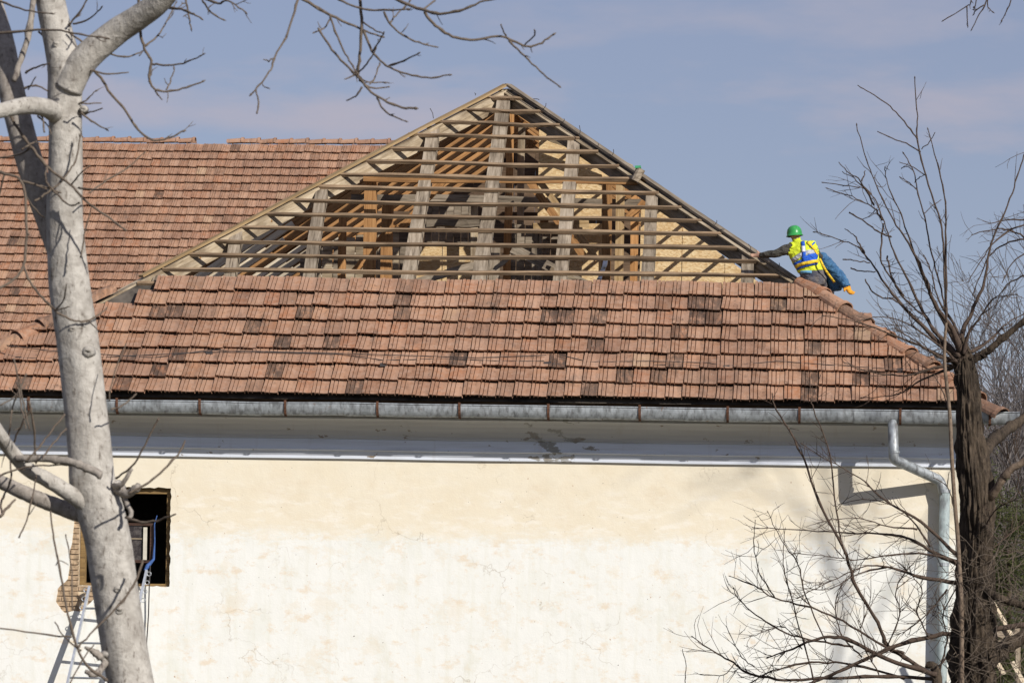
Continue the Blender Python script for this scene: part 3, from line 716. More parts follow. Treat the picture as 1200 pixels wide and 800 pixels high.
# nail hooks and wires sticking up along the hips, stub of a post with green paint
for (px, py, dx, dy) in ((508, 139, -4, -12), (625, 116, 7, 1), (637, 128, 3, -7), (660, 143, 1, -4), (679, 160, 0, -13), (717, 183, 2, -8), (700, 172, 1, -4), (838, 263, 2, -5), (842, 269, 7, 0), (880, 293, -3, -7), (912, 313, 1, -5), (557, 112, -1, -3)):
    side = 1 if px > 594 else -1
    q = hit(px, py, nF, nF.dot(Vector((0, YE, ZE)))+.1)
    a = q; b = B(px+dx, py+dy, a.y); mid = (a+b)/2 + Vector((.015, 0, .005))
    MB().tube([a, mid, b], .006, 5).obj('bent_nail', M['wire'], roof)
a = Fp(744, 212, .05); b = B(751, 198, a.y)
st = MB().tube([a, b], [.065, .075], 10).obj('post_stub', M['wood_grey'], roof)
MB().box(b+Vector((-.04, -.02, .02)), (.085, .08, .03), .012).obj('paint_cap', mat_plain('green_paint', (.05, .30, .13), .6), st)
# lightning conductor: two sagging wires with holders
for pts in ([(-20, 408), (22, 420), (60, 421), (130, 419), (245, 413), (330, 414), (400, 416), (450, 423), (520, 421), (590, 424), (638, 424)], [(-20, 402), (60, 412), (180, 420), (245, 411), (400, 415), (560, 420), (640, 417)],
            [(655, 416), (690, 425), (760, 424), (830, 426), (850, 430), (910, 424), (980, 429), (1055, 434), (1100, 433)], [(640, 427), (700, 430), (790, 428), (850, 431)]):
    MB().tube([Fp(p[0], p[1]-1, .135) for p in pts], .006, 5).obj('conductor_wire', M['wire'], roof)
for px, py in ((22, 420), (245, 413), (450, 427), (642, 426), (851, 430), (1055, 434)):
    c = Fp(px, py, .12); MB().box(c, (.10, .05, .05), .012).obj('wire_holder', M['wire'], roof)

# ================================================================== THE BUILDING BEHIND
rear = empty('rear_building', b2w((-8, 47, 0)), -PSI)
tag(rear, 'long rear building at left with intact red clay tile roof', 'building')
RO = Vector((-8, 47, 0))                        # its origin, under the ridge, in the front building's axes
ZRR = B(270, 170, 47).z; RUN = 9.0; YRE = 47-RUN; ZRE = ZRR-RUN*T
def on_rear(x, s, off=0): return Vector((x, YRE + s*cF, ZRE + s*cF*T)) + nF*off
SRr = RUN/cF; XL = -45.; XR = B(505, 170, 47).x
m = MB(); m.add([p-RO for p in (on_rear(XL, 0), on_rear(XR, 0), on_rear(XR, SRr), on_rear(XL, SRr))], [(0, 1, 2, 3)])
m.add([Vector(p)-RO for p in ((XL, 47, ZRR), (XR, 47, ZRR), (XR, 47+RUN, ZRE), (XL, 47+RUN, ZRE))], [(0, 1, 2, 3)])
rroof = m.obj('roof', M['felt'], rear)
m = MB(); m.add([Vector(p)-RO for p in ((XL, YRE+.6, 0), (XR-.2, YRE+.6, 0), (XR-.2, 47+RUN-.6, 0), (XL, 47+RUN-.6, 0), (XL, YRE+.6, ZRE+.3), (XR-.2, YRE+.6, ZRE+.3), (XR-.2, 47+RUN-.6, ZRE+.3), (XL, 47+RUN-.6, ZRE+.3), (XL, 47, ZRR-.2), (XR-.2, 47, ZRR-.2))], [(0, 1, 5, 4), (1, 2, 6, 9, 5), (2, 3, 7, 6), (3, 0, 4, 8, 7)])
m.obj('wall', M['wall'], rear)
spots = []; nrow = int(SRr/GAUGE); r_ = random.Random(5)
for i in range(nrow+1):
    s = i*GAUGE-.03
    if s+GAUGE*.6 > SRr: break
    x = XR-.3 - rng.random()*.1
    while x > -19:
        sag = .015*noise.noise(Vector((x*.4, i*1.3, 9))); spots.append((x, s+sag, i)); x -= TW
def vis(t):
    p = on_rear(t[0]+.1, t[1]); f, px = inframe(p, 3, 500)
    d = b2w(p)-CAM; u = d.x/d.y*FPX; v = d.z/d.y*FPX; py = HORZ - (v*cR-u*sR)
    return 0 if f and py < 103 + (594-px)*.553-6 and not 55 < px < 99 else 1
cand = sorted(spots, key=lambda t: (vis(t), t[2], t[0])); single = set(cand[:300])
field = MB(); tmf = tme.copy(); tmf.materials.clear(); tmf.materials.append(M['tile_far'])
for t in spots:
    mt = tile_matrix(t[0], t[1], r_, on_rear, 0); mt.translation -= RO
    if t in single: o = link('tile', tmf, None, rroof); o.matrix_local = mt
    else: field.add([mt @ Vector(v) for v in tvs], tfs)
tag(field.obj('tile_field', M['tile_field_far'], rroof), kind='stuff')
rc = cap_mesh(.46, .14, .12); rc.materials.clear(); rc.materials.append(M['tile_far'])
x = XR-.2
while x > -18:
    p = Vector((x, 47, ZRR+.07)); f, px = inframe(p, -400, 1300)
    if not 241 < px < 280:
        mt = Matrix.Rotation(math.pi, 4, 'Z') @ Matrix.Rotation(rng.gauss(.03, .012), 4, 'Y') @ Matrix.Rotation(rng.gauss(0, .01), 4, 'Z'); mt.translation = p + Vector((0, 0, rng.gauss(0, .006))) - RO
        o = link('ridge_tile', rc, None, rroof); o.matrix_local = mt
    x -= .43

# ================================================================== LADDER AND CABLE
lad = empty('ladder', b2w((B(133, 690, -.1).x-.2, -1.2, 0)), -PSI)
tag(lad, 'wide grey aluminium ladder leaning up to the raw window opening', 'ladder')
org = w2b(lad.location)
tl, tr = B(105, 687, -.10), B(172, 668, -.10)
def rail(top, z): q = (top.z-z); return Vector((top.x - .155*q, -.10-.30*q, z))
for tp, ztop in ((tl, tl.z), (tr, tr.z)):
    p0, p1 = rail(tp, .02)-org, rail(tp, ztop)-org
    beam('rail', p0, p1, .035, .085, M['alu'], lad, up=(0, 1, 0), rough=.001, segs=4)
z = .3
while z < tl.z-.1:
    a, b = rail(tl, z)-org, rail(tr, z)-org
    MB().tube([a, b], .017, 10).obj('rung', M['alu'], lad, True); z += .51
for k in range(4):
    for tp, sgn in ((tl, -1), (tr, 1)):
        p = rail(tp, tp.z-.05-.13*k)-org + Vector((sgn*.045, 0, 0)); pts = [p+Vector((.03*math.cos(a), 0, .03*math.sin(a))) for a in [2*math.pi*j/10 for j in range(11)]]
        MB().tube(pts, .007, 6).obj('ring', M['alu'], lad)
cb = MB(); c0 = B(176, 664, -.03)
cb.tube([c0+Vector((0, 0, .02)), c0+Vector((.0, -.05, -.25)), B(174, 720, -.06), B(171, 765, -.05), Vector((c0.x-.1, -.08, 1))], .010, 6)
o = cb.obj('hanging_cable', M['wire']); o.matrix_world = Matrix.Translation(BO) @ Matrix.Rotation(-PSI, 4, 'Z'); tag(o, 'thin black cable hanging from the window beside the ladder', 'cable')
st = MB(); q0, q1 = B(181, 614, .04), B(180, 655, .04)
st.tube([B(184, 604, .2), q0, (q0+q1)/2+Vector((.01, 0, 0)), q1, B(173, 663, -.02), B(170, 668, -.05)], [.006, .010, .011, .020, .034, .02], 8)
o = st.obj('blue_strap', M['blue']); o.matrix_world = Matrix.Translation(BO) @ Matrix.Rotation(-PSI, 4, 'Z'); tag(o, 'blue strap tied over the brown window sash', 'strap')

# ================================================================== TREES
def smooth_path(pts, rad, sub=5, jit=0, r_=rng):
    P = [Vector(p) for p in pts]; n = len(P); res = []; rr = []
    for i in range(n-1):
        p0, p1, p2, p3 = P[max(i-1, 0)], P[i], P[i+1], P[min(i+2, n-1)]
        for j in range(sub):
            t = j/sub
            q = .5*((2*p1)+(p2-p0)*t+(2*p0-5*p1+4*p2-p3)*t*t+(3*p1-p0-3*p2+p3)*t**3)
            if jit and (i or j): q += Vector((r_.gauss(0, jit), r_.gauss(0, jit), r_.gauss(0, jit)))
            res.append(q); rr.append(rad[i]*(1-t)+rad[i+1]*t)
    return res+[P[-1]], rr+[rad[-1]]
def branch(mb, pxs, Y, w0, w1, dY=0., sides=6, knots=True, r_=rng, sub=5, jit=.35, buds=0, blen=.12, pw=.8):
    """limb along photograph pixels at distance Y, drifting dY metres nearer or farther to its tip; widths in pixels"""
    n = len(pxs); pts = []; rad = []
    ph = r_.uniform(0, 6)
    for i, (px, py) in enumerate(pxs):
        q = i/(n-1); yy = Y + dY*q + .12*abs(dY)*math.sin(q*5+ph); pts.append(W(px, py, yy)); rad.append((w0*(1-q)**pw + w1*(1-(1-q)**pw))/2*Y/FPX)
    P, Rr = smooth_path(pts, rad, sub, jit*Y/FPX, r_)
    if knots: Rr = [r*(1+(.28 if r_.random() < .16 else r_.uniform(-.06, .06))) for r in Rr]
    mb.tube(P, Rr, sides)
    for _ in range(buds):
        i = r_.randrange(len(P)//4, len(P)); sub_twig(mb, P[i], P[i]-P[max(i-1, 0)], blen*r_.uniform(.4, 1.5), Rr[i]*.7, r_, Y)
    if buds:      # swollen end bud
        e = P[-1]; d = (P[-1]-P[-2]).normalized(); mb.tube([e-d*.005, e+d*.008, e+d*.03], [Rr[-1], Rr[-1]*1.5, Rr[-1]*.4], sides)
    return P, Rr
def sub_twig(mb, p, d, ln, r, r_, Y, lvl=1):
    d = d.normalized() if d.length > 0 else Vector((0, 0, 1))
    a = (d + Vector((r_.gauss(0, .6), r_.gauss(0, .6), r_.gauss(0, .6)))).normalized()
    n = 4; pts = [p]; cur = p
    for i in range(n):
        a = (a + Vector((r_.gauss(0, .16), r_.gauss(0, .16), r_.gauss(.05, .16)))).normalized(); cur = cur + a*ln/n; pts.append(cur)
    r0 = max(min(r, .005), .0018*Y/30); mb.tube(pts, [r0*(1-.5*i/n)*(1+(.3 if i == 2 else 0)) for i in range(n+1)], 4)
    if lvl and r_.random() < .5: sub_twig(mb, pts[2], a, ln*.5, r0*.7, r_, Y, 0)

# ---- pale tree at left, in front of the building
YT = 32.
tree = empty('bare_tree', (W(170, 800, YT).x, YT, 0)); tag(tree, 'pale grey barked bare tree in the left foreground with forking trunk', 'tree')
def put(mb, name, mat, par, smooth=True):
    o = mb.obj(name, mat, par, smooth); o.matrix_parent_inverse = Matrix.Translation(-Vector(par.location)); return o
def trunk_tube(mb, spec, Y, dY=0, sides=28, wob=.05, seed=1, ridge=0, sub=8, extra=()):
    pts = [W(x, y, Y+dY*i/(len(spec)-1)) for i, (x, y, w_) in enumerate(spec)]; rad = [w_/2*Y/FPX for x, y, w_ in spec]
    pts += [Vector(e[0]) for e in extra]; rad += [e[1] for e in extra]
    P, Rr = smooth_path(pts, rad, sub); mb.tube(P, Rr, sides, wob=wob, seed=seed, ridge=ridge)
base = W(175, 900, YT)
spec = [(38, -140, 26), (48, -70, 30), (59, 0, 35), (70, 50, 37), (77, 80, 43), (76, 112, 40), (77, 150, 38), (77, 200, 40), (76, 260, 43), (81, 333, 48), (91, 400, 49), (99, 467, 50), (106, 534, 52), (109, 567, 54), (118, 600, 56), (126, 633, 54), (136, 700, 54), (153, 800, 54), (168, 880, 56)]
mb = MB(); trunk_tube(mb, spec, YT, 0, 32, .07, 1, sub=10, extra=((base+Vector((.15, 0, -.8)), .21), (Vector((base.x+.25, YT, .3)), .26), (Vector((base.x+.27, YT, -.1)), .36)))
for (px, py, r, dy) in ((103, 412, .045, -.16), (108, 575, .07, -.12), (85, 385, .03, -.15), (140, 715, .035, -.17), (138, 690, .03, -.17), (70, 560, .0, 0), (136, 572, .06, -.05), (126, 770, .06, -.1), (98, 128, .03, -.1), (66, 52, .025, -.12)):
    if r: # bark knots
        c = W(px, py, YT+dy); mb.tube([c+Vector((0, .05, 0)), c+Vector((0, -.005, 0)), c+Vector((0, -.022, -.004)), c+Vector((0, -.016, -.003))], [r*1.2, r, r*.75, r*.35], 12, wob=.25, seed=px)
trunkL = put(mb, 'trunk', M['bark_pale'], tree)
mb = MB(); branch(mb, [(79, 104), (97, 72), (133, 40), (160, 22), (187, 2), (215, -32), (250, -90)], YT, 36, 20, -.6, 20, False, sub=8, jit=.1); put(mb, 'limb', M['bark_pale'], tree)
mb = MB(); branch(mb, [(74, 300), (60, 262), (38, 200), (24, 150), (12, 100), (2, 50), (-12, 0), (-30, -80)], YT+.06, 34, 28, .8, 20, False, sub=8, jit=.1); put(mb, 'limb', M['bark_limb'], tree)  # rear stem: darker bark stands in for the shade of the main trunk
mb = MB(); branch(mb, [(70, 138), (55, 127), (30, 124), (0, 130), (-30, 137)], YT-.05, 24, 14, -.9, 16, False, sub=7, jit=.12); put(mb, 'limb', M['bark_pale'], tree)
mb = MB(); branch(mb, [(106, 594), (80, 577), (56, 562), (32, 549), (12, 527), (0, 509), (-20, 480)], YT-.02, 20, 14, -.6, 14, False, sub=7, jit=.15); put(mb, 'limb', M['bark_pale'], tree)
mb = MB(); branch(mb, [(108, 606), (84, 599), (60, 590), (30, 578), (0, 564), (-30, 550)], YT+.02, 21, 15, .4, 14, False, sub=7, jit=.2); put(mb, 'limb', M['bark_limb'], tree)
mb = MB(); branch(mb, [(20, 537), (32, 537), (60, 538), (86, 542), (104, 549), (119, 557)], YT-.4, 8, 10, -.15, 12, True, sub=6, jit=.3); put(mb, 'broken_limb', M['bark_limb'], tree)
for pxs, w0_, w1_ in (([(132, 570), (142, 567), (155, 549)], 8, 4), ([(136, 572), (150, 578), (163, 568)], 12, 8), ([(142, 568), (148, 588), (154, 602), (149, 608)], 6, 4), ([(118, 770), (108, 762), (100, 758)], 10, 3), ([(41, -20), (38, 10), (32, 45), (24, 72), (16, 95)], 7, 7), ([(124, 775), (112, 790), (100, 786)], 9, 5)):
    mb = MB(); branch(mb, pxs, YT-.1, w0_, w1_, -.15, 8, True); put(mb, 'stub', M['bark_limb'], tree)
tw = MB()
TWIGS = [([(162, -10), (164, 32), (169, 57), (177, 72), (175, 92), (182, 105), (200, 107), (222, 101), (237, 96)], 4.5, 2, 3), ([(178, 75), (195, 77), (215, 74), (238, 64)], 3, 1.6, 2), ([(170, 54), (185, 42), (197, 22), (206, 4)], 3, 1.6, 2), ([(195, 105), (200, 95), (204, 81)], 2.5, 1.5, 1), ([(182, 107), (190, 117)], 2.5, 1.5, 0), ([(175, 92), (179, 82)], 2.5, 1.5, 1),
 ([(187, 8), (212, 11), (224, 16), (236, 22)], 4, 2, 2), ([(217, -5), (221, 17), (224, 33)], 3, 1.8, 2), ([(237, 0), (247, 14), (261, 23)], 3, 1.8, 2), ([(225, -8), (255, 4), (267, 1), (287, 14)], 3.4, 2, 3),
 ([(356, -20), (349, 0), (338, 37), (322, 67), (316, 85), (295, 110)], 3.6, 2.2, 1), ([(300, 106), (303, 120), (301, 133)], 2.4, 2, 0), ([(322, 67), (315, 71), (309, 70)], 2, 1.5, 0),
 ([(330, -12), (356, 0), (387, 18), (422, 34), (447, 43)], 5, 2, 2), ([(385, -8), (398, 0), (422, 10), (450, 12), (477, 11)], 3.6, 2, 2), ([(450, 14), (458, 30), (477, 44), (494, 51), (510, 55)], 3.2, 1.8, 2), ([(457, 28), (466, 16), (480, 2)], 2.6, 1.6, 2),
 ([(440, -18), (466, 0), (494, 11), (516, 16.5), (543, 11), (568, 1), (606, -3)], 5, 2, 1), ([(497, 14), (510, 30), (530, 43), (557, 47), (587, 43), (615, 54), (631, 52), (648, 41)], 4.2, 2.2, 3), ([(596, 48), (615, 66), (637, 87), (655, 101)], 3, 2, 1), ([(593, 44), (587, 29)], 2.4, 1.8, 0), ([(615, 53), (626, 42), (626, 35)], 2.4, 1.8, 0), ([(495, 12), (510, 1)], 3, 2, 0),
 ([(418, -30), (422, 0), (424, 36), (421, 71), (419, 86)], 5, 3.4, 2), ([(387, 20), (398, 50), (409, 71), (418, 85)], 2.8, 2, 1), ([(373, 33), (389, 58), (406, 77), (422, 93), (439, 111), (466, 125), (486, 127)], 3, 3.2, 3), ([(442, 115), (453, 132), (475, 142)], 2.8, 1.8, 1), ([(424, 102), (417, 113), (406, 118)], 2.6, 1.6, 0), ([(421, 94), (436, 103), (455, 102)], 2.8, 1.8, 1), ([(388, 20), (380, 33), (369, 38)], 2.6, 1.6, 1), ([(419, 86), (430, 75), (440, 58)], 2.8, 1.6, 1),
 ([(426, 36), (436, 60), (453, 77), (477, 87), (505, 91), (526, 88)], 3.6, 2, 1), ([(455, 78), (469, 73), (490, 63)], 3, 1.8, 1), ([(445, 74), (440, 90), (433, 99)], 2.4, 1.6, 0), ([(419, 88), (430, 96), (450, 97)], 2.4, 1.6, 1), ([(418, 87), (404, 93)], 2.4, 1.6, 0), ([(425, 26), (440, 36), (450, 40)], 2.4, 1.6, 0), ([(437, 60), (446, 45), (450, 38)], 2.4, 1.6, 1),
 ([(98, 78), (115, 87), (130, 110), (147, 130), (162, 152), (180, 164), (200, 161), (214, 154)], 4, 2.2, 2), ([(102, 81), (125, 87), (151, 85)], 3, 1.6, 0), ([(92, 122), (100, 118), (112, 107)], 2.6, 1.6, 1), ([(94, 121), (119, 121)], 2.4, 1.6, 0), ([(95, 132), (107, 142), (125, 152)], 3, 1.8, 1), ([(98, 135), (108, 131), (120, 127)], 2.4, 1.6, 0),
 ([(-10, 40), (57, 35), (87, 39), (125, 45)], 3.4, 2, 1), ([(45, 37), (65, 57), (85, 70), (102, 80)], 2.6, 2, 0), ([(80, 37), (105, 54), (145, 67), (167, 60)], 3, 2, 0), ([(80, 30), (95, 12), (104, -4)], 3, 2, 1), ([(86, 28), (104, 23), (119, 9)], 3, 1.8, 1), ([(-5, 0), (30, 12), (60, 16)], 2.8, 1.8, 1),
 ([(30, 86), (42, 79), (56, 75)], 3, 2, 1), ([(28, 104), (42, 100), (58, 108)], 3, 2, 1), ([(33, 105), (42, 90)], 2, 1.5, 0), ([(44, 136), (55, 146), (60, 158)], 2.6, 1.6, 0), ([(52, 155), (48, 135), (30, 128)], 2.6, 1.6, 0),
 ([(10, 130), (20, 150), (37, 172), (57, 197), (82, 216), (100, 235), (130, 257), (145, 268)], 4.4, 2.4, 2), ([(-10, 196), (2, 202), (25, 212), (31, 250), (29, 305), (17, 327), (-5, 339)], 4.4, 3, 3), ([(27, 308), (35, 330), (50, 349), (66, 364)], 3, 3.4, 0), ([(26, 212), (45, 217), (62, 222), (75, 228)], 3, 2, 1), ([(37, 172), (20, 182), (-5, 185)], 3, 1.8, 1), ([(25, 175), (38, 168), (42, 166)], 2.6, 1.6, 1), ([(55, 195), (54, 212), (62, 222), (80, 240), (92, 238)], 3, 1.8, 1), ([(40, 236), (52, 228), (70, 215), (80, 202), (90, 186), (94, 160)], 3.2, 2, 1), ([(84, 216), (92, 206), (103, 196)], 2.4, 1.6, 1), ([(92, 220), (112, 222), (130, 222)], 2.6, 1.6, 0), ([(105, 226), (120, 215), (150, 196), (168, 180)], 2.6, 1.4, 1), ([(5, 205), (-4, 240)], 3, 2, 1), ([(30, 230), (45, 250), (52, 255)], 2.6, 1.8, 0), ([(94, 302), (100, 268), (108, 240)], 2.4, 1.4, 0),
 ([(64, 364), (75, 350), (78, 332)], 2.4, 1.4, 0), ([(66, 366), (85, 375), (102, 376), (115, 369), (124, 362)], 3, 1.8, 1), ([(104, 376), (114, 386)], 2, 1.4, 0), ([(66, 364), (82, 359)], 2.4, 1.4, 0), ([(130, 480), (145, 474), (160, 461)], 2.6, 1.8, 0), ([(128, 470), (133, 440), (148, 402)], 2.0, 1.2, 0),
 ([(136, 560), (158, 542), (176, 508), (186, 490)], 3, 2.6, 0), ([(150, 578), (174, 565), (196, 546), (210, 530), (217, 516)], 3.4, 2.6, 0), ([(147, 606), (164, 611), (184, 610), (206, 602)], 4, 2, 0),
 ([(59, 598), (62, 625), (70, 665), (80, 720), (97, 773), (123, 795)], 2.4, 4.2, 2), ([(77, 626), (83, 660), (85, 715)], 1.6, 2.2, 0), ([(167, 656), (158, 682), (140, 708), (115, 733), (93, 756)], 3.6, 2.6, 2), ([(-10, 734), (40, 741), (84, 746)], 2.2, 2.4, 0), ([(64, 728), (75, 745), (95, 762)], 2, 2.4, 0), ([(82, 800), (95, 775), (110, 755)], 2, 2, 0),
 ([(22, 630), (30, 612), (36, 590), (42, 560)], 2.4, 2, 1), ([(0, 605), (8, 595), (18, 585)], 5, 3, 0), ([(2, 600), (2, 585), (12, 565), (12, 540)], 3, 2.4, 0), ([(14, 480), (10, 512), (8, 530)], 2.4, 2.4, 1), ([(37, 478), (24, 500), (14, 524)], 3, 2.6, 1), ([(34, 470), (40, 505), (42, 540)], 3, 2.6, 1), ([(76, 485), (56, 510), (44, 526), (30, 540)], 3, 2.4, 0), ([(78, 502), (62, 520), (50, 536)], 3, 2.4, 0), ([(20, 448), (26, 480), (30, 500)], 2.2, 1.8, 1), ([(16, 420), (24, 455), (34, 500)], 2, 2, 1), ([(-5, 560), (18, 550), (50, 545), (82, 545)], 3, 2, 1), ([(0, 475), (20, 462), (30, 440)], 2, 1.5, 1), ([(24, 450), (18, 468), (14, 480)], 3, 2, 0)]
r_ = random.Random(12)
for pxs, a, b, nb_ in TWIGS:
    nearside = pxs[0][1] > 150
    branch(tw, pxs, YT-(.35 if nearside else .1)+r_.uniform(-.2, .1), a*.85, b*.85, r_.uniform(-.5, .35), 6, True, r_, 5, .35, nb_, .10)
put(tw, 'crown', M['twig'], tree)

# ---- dark pollard and sapling at right, close to the wall
YP = 50.5
pol = empty('pollard_tree', (W(1140, 800, YP).x, YP, 0)); tag(pol, 'dark furrowed pollard tree trunk at the right corner of the building', 'tree')
sp2 = [(1127, 396, 6), (1128, 408, 13), (1130, 420, 19), (1131, 434, 23), (1133, 455, 26), (1135, 485, 29), (1136, 511, 31), (1139, 537, 33), (1145, 590, 38), (1144, 642, 37), (1142, 695, 39), (1140, 747, 46), (1140, 800, 52)]
bp = W(1140, 860, YP)
mb = MB(); trunk_tube(mb, sp2, YP, 0, 96, .20, 3, ridge=.55, sub=18, extra=((bp+Vector((0, 0, -.4)), .33), (Vector((bp.x, YP, .4)), .38), (Vector((bp.x, YP, -.1)), .55)))
put(mb, 'trunk', M['bark_dark'], pol)
mb = MB(); c = W(1124, 470, YP-.16)
mb.add([W(1120, 436, YP-.14), W(1127, 433, YP-.17), W(1131, 470, YP-.19), W(1128, 512, YP-.20), W(1122, 516, YP-.17), W(1119, 480, YP-.14)], [(0, 1, 2, 3, 4, 5)])
for pxs, a, b, dY, mt_ in (([(1146, 545), (1160, 520), (1175, 507), (1194, 494), (1225, 470)], 15, 10, 1.2, 'bark_dark'), ([(1150, 600), (1166, 574), (1182, 553), (1200, 540), (1230, 520)], 10, 7, -.6, 'bark_sap'), ([(1130, 430), (1142, 420), (1155, 413), (1167, 403), (1193, 382), (1230, 350)], 11, 5, -.3, 'bark_dark'), ([(1132, 690), (1150, 690), (1170, 700), (1195, 708), (1230, 720)], 10, 8, -.5, 'bark_dark'), ([(1136, 800), (1160, 775), (1182, 755), (1215, 740)], 18, 16, .3, 'bark_dark')):
    mb = MB(); branch(mb, pxs, YP+.05, a, b, dY, 12, True, sub=7, jit=.4); put(mb, 'limb', M[mt_], pol)
SH = [([(1128, 418), (1115, 385), (1096, 357), (1083, 323), (1065, 285), (1047, 258), (1027, 217), (1015.5, 188), (1004, 147)], 6, 1.3, 2), ([(1128, 416), (1101, 366), (1087, 337), (1069, 289), (1056, 251), (1040, 215), (1037, 197)], 5, 1.2, 3),
 ([(1126, 418), (1103, 397), (1087, 375), (1065, 330), (1047, 294), (1036, 260), (1022, 228), (1004, 219), (965, 214)], 5, 1.2, 3), ([(1034, 258), (1024, 244), (1004, 233), (970, 221)], 2.4, 1.2, 2), ([(1024, 240), (1008, 212), (995, 203), (983, 190)], 2.0, 1.1, 0), ([(1020, 228), (1004, 212), (987, 201)], 1.8, 1.1, 0), ([(1010, 212), (1014, 200)], 1.4, 1, 0),
 ([(1124, 422), (1092, 393), (1065, 366), (1042, 339), (1020, 307), (1004, 289), (980, 280), (955, 272)], 5.5, 1.3, 4), ([(1013, 297), (1006, 283), (998, 273), (990, 268)], 2, 1.1, 0), ([(988, 304), (1000, 305), (1019, 308)], 1.1, 1.6, 0), ([(997, 314), (1010, 318), (1026, 318)], 1.1, 1.6, 0), ([(995, 249), (1010, 258), (1029, 271), (1043, 277)], 1.2, 2, 1), ([(1014, 327), (1022, 341), (1035, 349), (1045, 350), (1058, 359), (1068, 368)], 1.2, 2.2, 2),
 ([(1126, 416), (1128, 388), (1139, 366), (1153, 330), (1162, 285), (1181, 240), (1192, 207), (1202, 178)], 6, 1.8, 3), ([(1130, 415), (1135, 390), (1150, 370), (1165, 350), (1190, 345)], 4, 1.4, 4), ([(1130, 418), (1160, 398), (1180, 378), (1205, 366)], 4, 1.5, 4), ([(1040, 300), (1045, 325), (1060, 350), (1085, 372)], 1.6, 2.4, 2), ([(1035, 262), (1032, 300), (1040, 320), (1058, 345)], 1.6, 2.2, 2), ([(1118, 425), (1095, 415), (1070, 398), (1050, 385)], 4, 1.4, 3), ([(1122, 428), (1090, 432), (1060, 440), (1020, 436), (990, 425)], 4, 1.2, 4), ([(1120, 424), (1085, 408), (1040, 390), (1000, 376), (965, 370)], 3.6, 1.2, 4), ([(1118, 430), (1080, 445), (1050, 462), (1010, 466)], 2.8, 1.2, 3), ([(1122, 426), (1100, 404), (1060, 378), (1030, 372), (1005, 376)], 3, 1.2, 3), ([(1128, 412), (1118, 380), (1100, 352), (1092, 320), (1083, 300)], 4, 1.3, 3),
 ([(1132, 664), (1096, 648), (1056, 628), (992, 624), (936, 620), (884, 618)], 5, 1.2, 6), ([(1132, 660), (1080, 612), (1040, 588), (1008, 560), (972, 540), (940, 520)], 4, 1.1, 4), ([(1130, 664), (1104, 652), (1056, 648), (1008, 656), (976, 652), (932, 648)], 3.6, 1.1, 6), ([(1130, 684), (1080, 676), (1040, 664), (1010, 664), (975, 680), (936, 700)], 4.4, 1.3, 5), ([(1075, 620), (1040, 616), (1000, 606), (960, 612)], 2, 1, 4), ([(1090, 640), (1060, 600), (1020, 585), (985, 590)], 2, 1, 3), ([(1040, 664), (1005, 672), (970, 690), (938, 688)], 2, 1, 3), ([(1140, 650), (1165, 640), (1190, 620), (1215, 600)], 3, 1.4, 5), ([(1142, 640), (1165, 600), (1190, 585)], 2.6, 1.2, 4), ([(1110, 690), (1085, 720), (1060, 740)], 2, 1.2, 4)]
r_ = random.Random(31); tw = MB()
for pxs, a, b, nb_ in SH:
    branch(tw, pxs, YP+r_.uniform(-.1, .1), a*1.35, b*.85, r_.uniform(-1.2, 1.0), 6, True, r_, 5, .45, nb_*(5 if pxs[0][1] > 600 else 3), .34, 2.4)
# dense tangle of twigs in front of the lower trunk
tg = MB()
for _ in range(240):
    p = W(r_.uniform(1104, 1215), r_.uniform(640, 830), YP+r_.uniform(-1.0, .2)); sub_twig(tg, p, Vector((r_.gauss(0, 1), r_.gauss(0, .4), r_.gauss(-.1, .8))), r_.uniform(.25, .95), .005, r_, YP*.9)
put(tg, 'tangle', M['twig'], pol)
for _ in range(30):
    p = W(r_.uniform(1095, 1150), r_.uniform(395, 440), YP+r_.uniform(-.3, .3)); sub_twig(tw, p, Vector((r_.gauss(-.3, .9), r_.gauss(0, .5), r_.gauss(.3, .6))), r_.uniform(.3, .8), .006, r_, YP*.9)
put(tw, 'crown', M['twig_dark'], pol)
YS = 49.8
sap = empty('sapling', (W(1126, 800, YS).x, YS, 0)); tag(sap, 'slender tall bare sapling just in front of the dark pollard', 'tree')
mb = MB(); bs_ = W(1127, 760, YS)
trunk_tube(mb, [(1109, 375, 3.4), (1107, 405, 3.8), (1107.5, 432, 4.2), (1113, 485, 4.6), (1115.5, 537, 4.8), (1119, 590, 5), (1123, 642, 5.2), (1127, 760, 6)], YS, 0, 10, .05, 5, sub=6, extra=((Vector((bs_.x, YS, -.05)), .05),)); put(mb, 'trunk', M['bark_sap'], sap)
tw = MB()
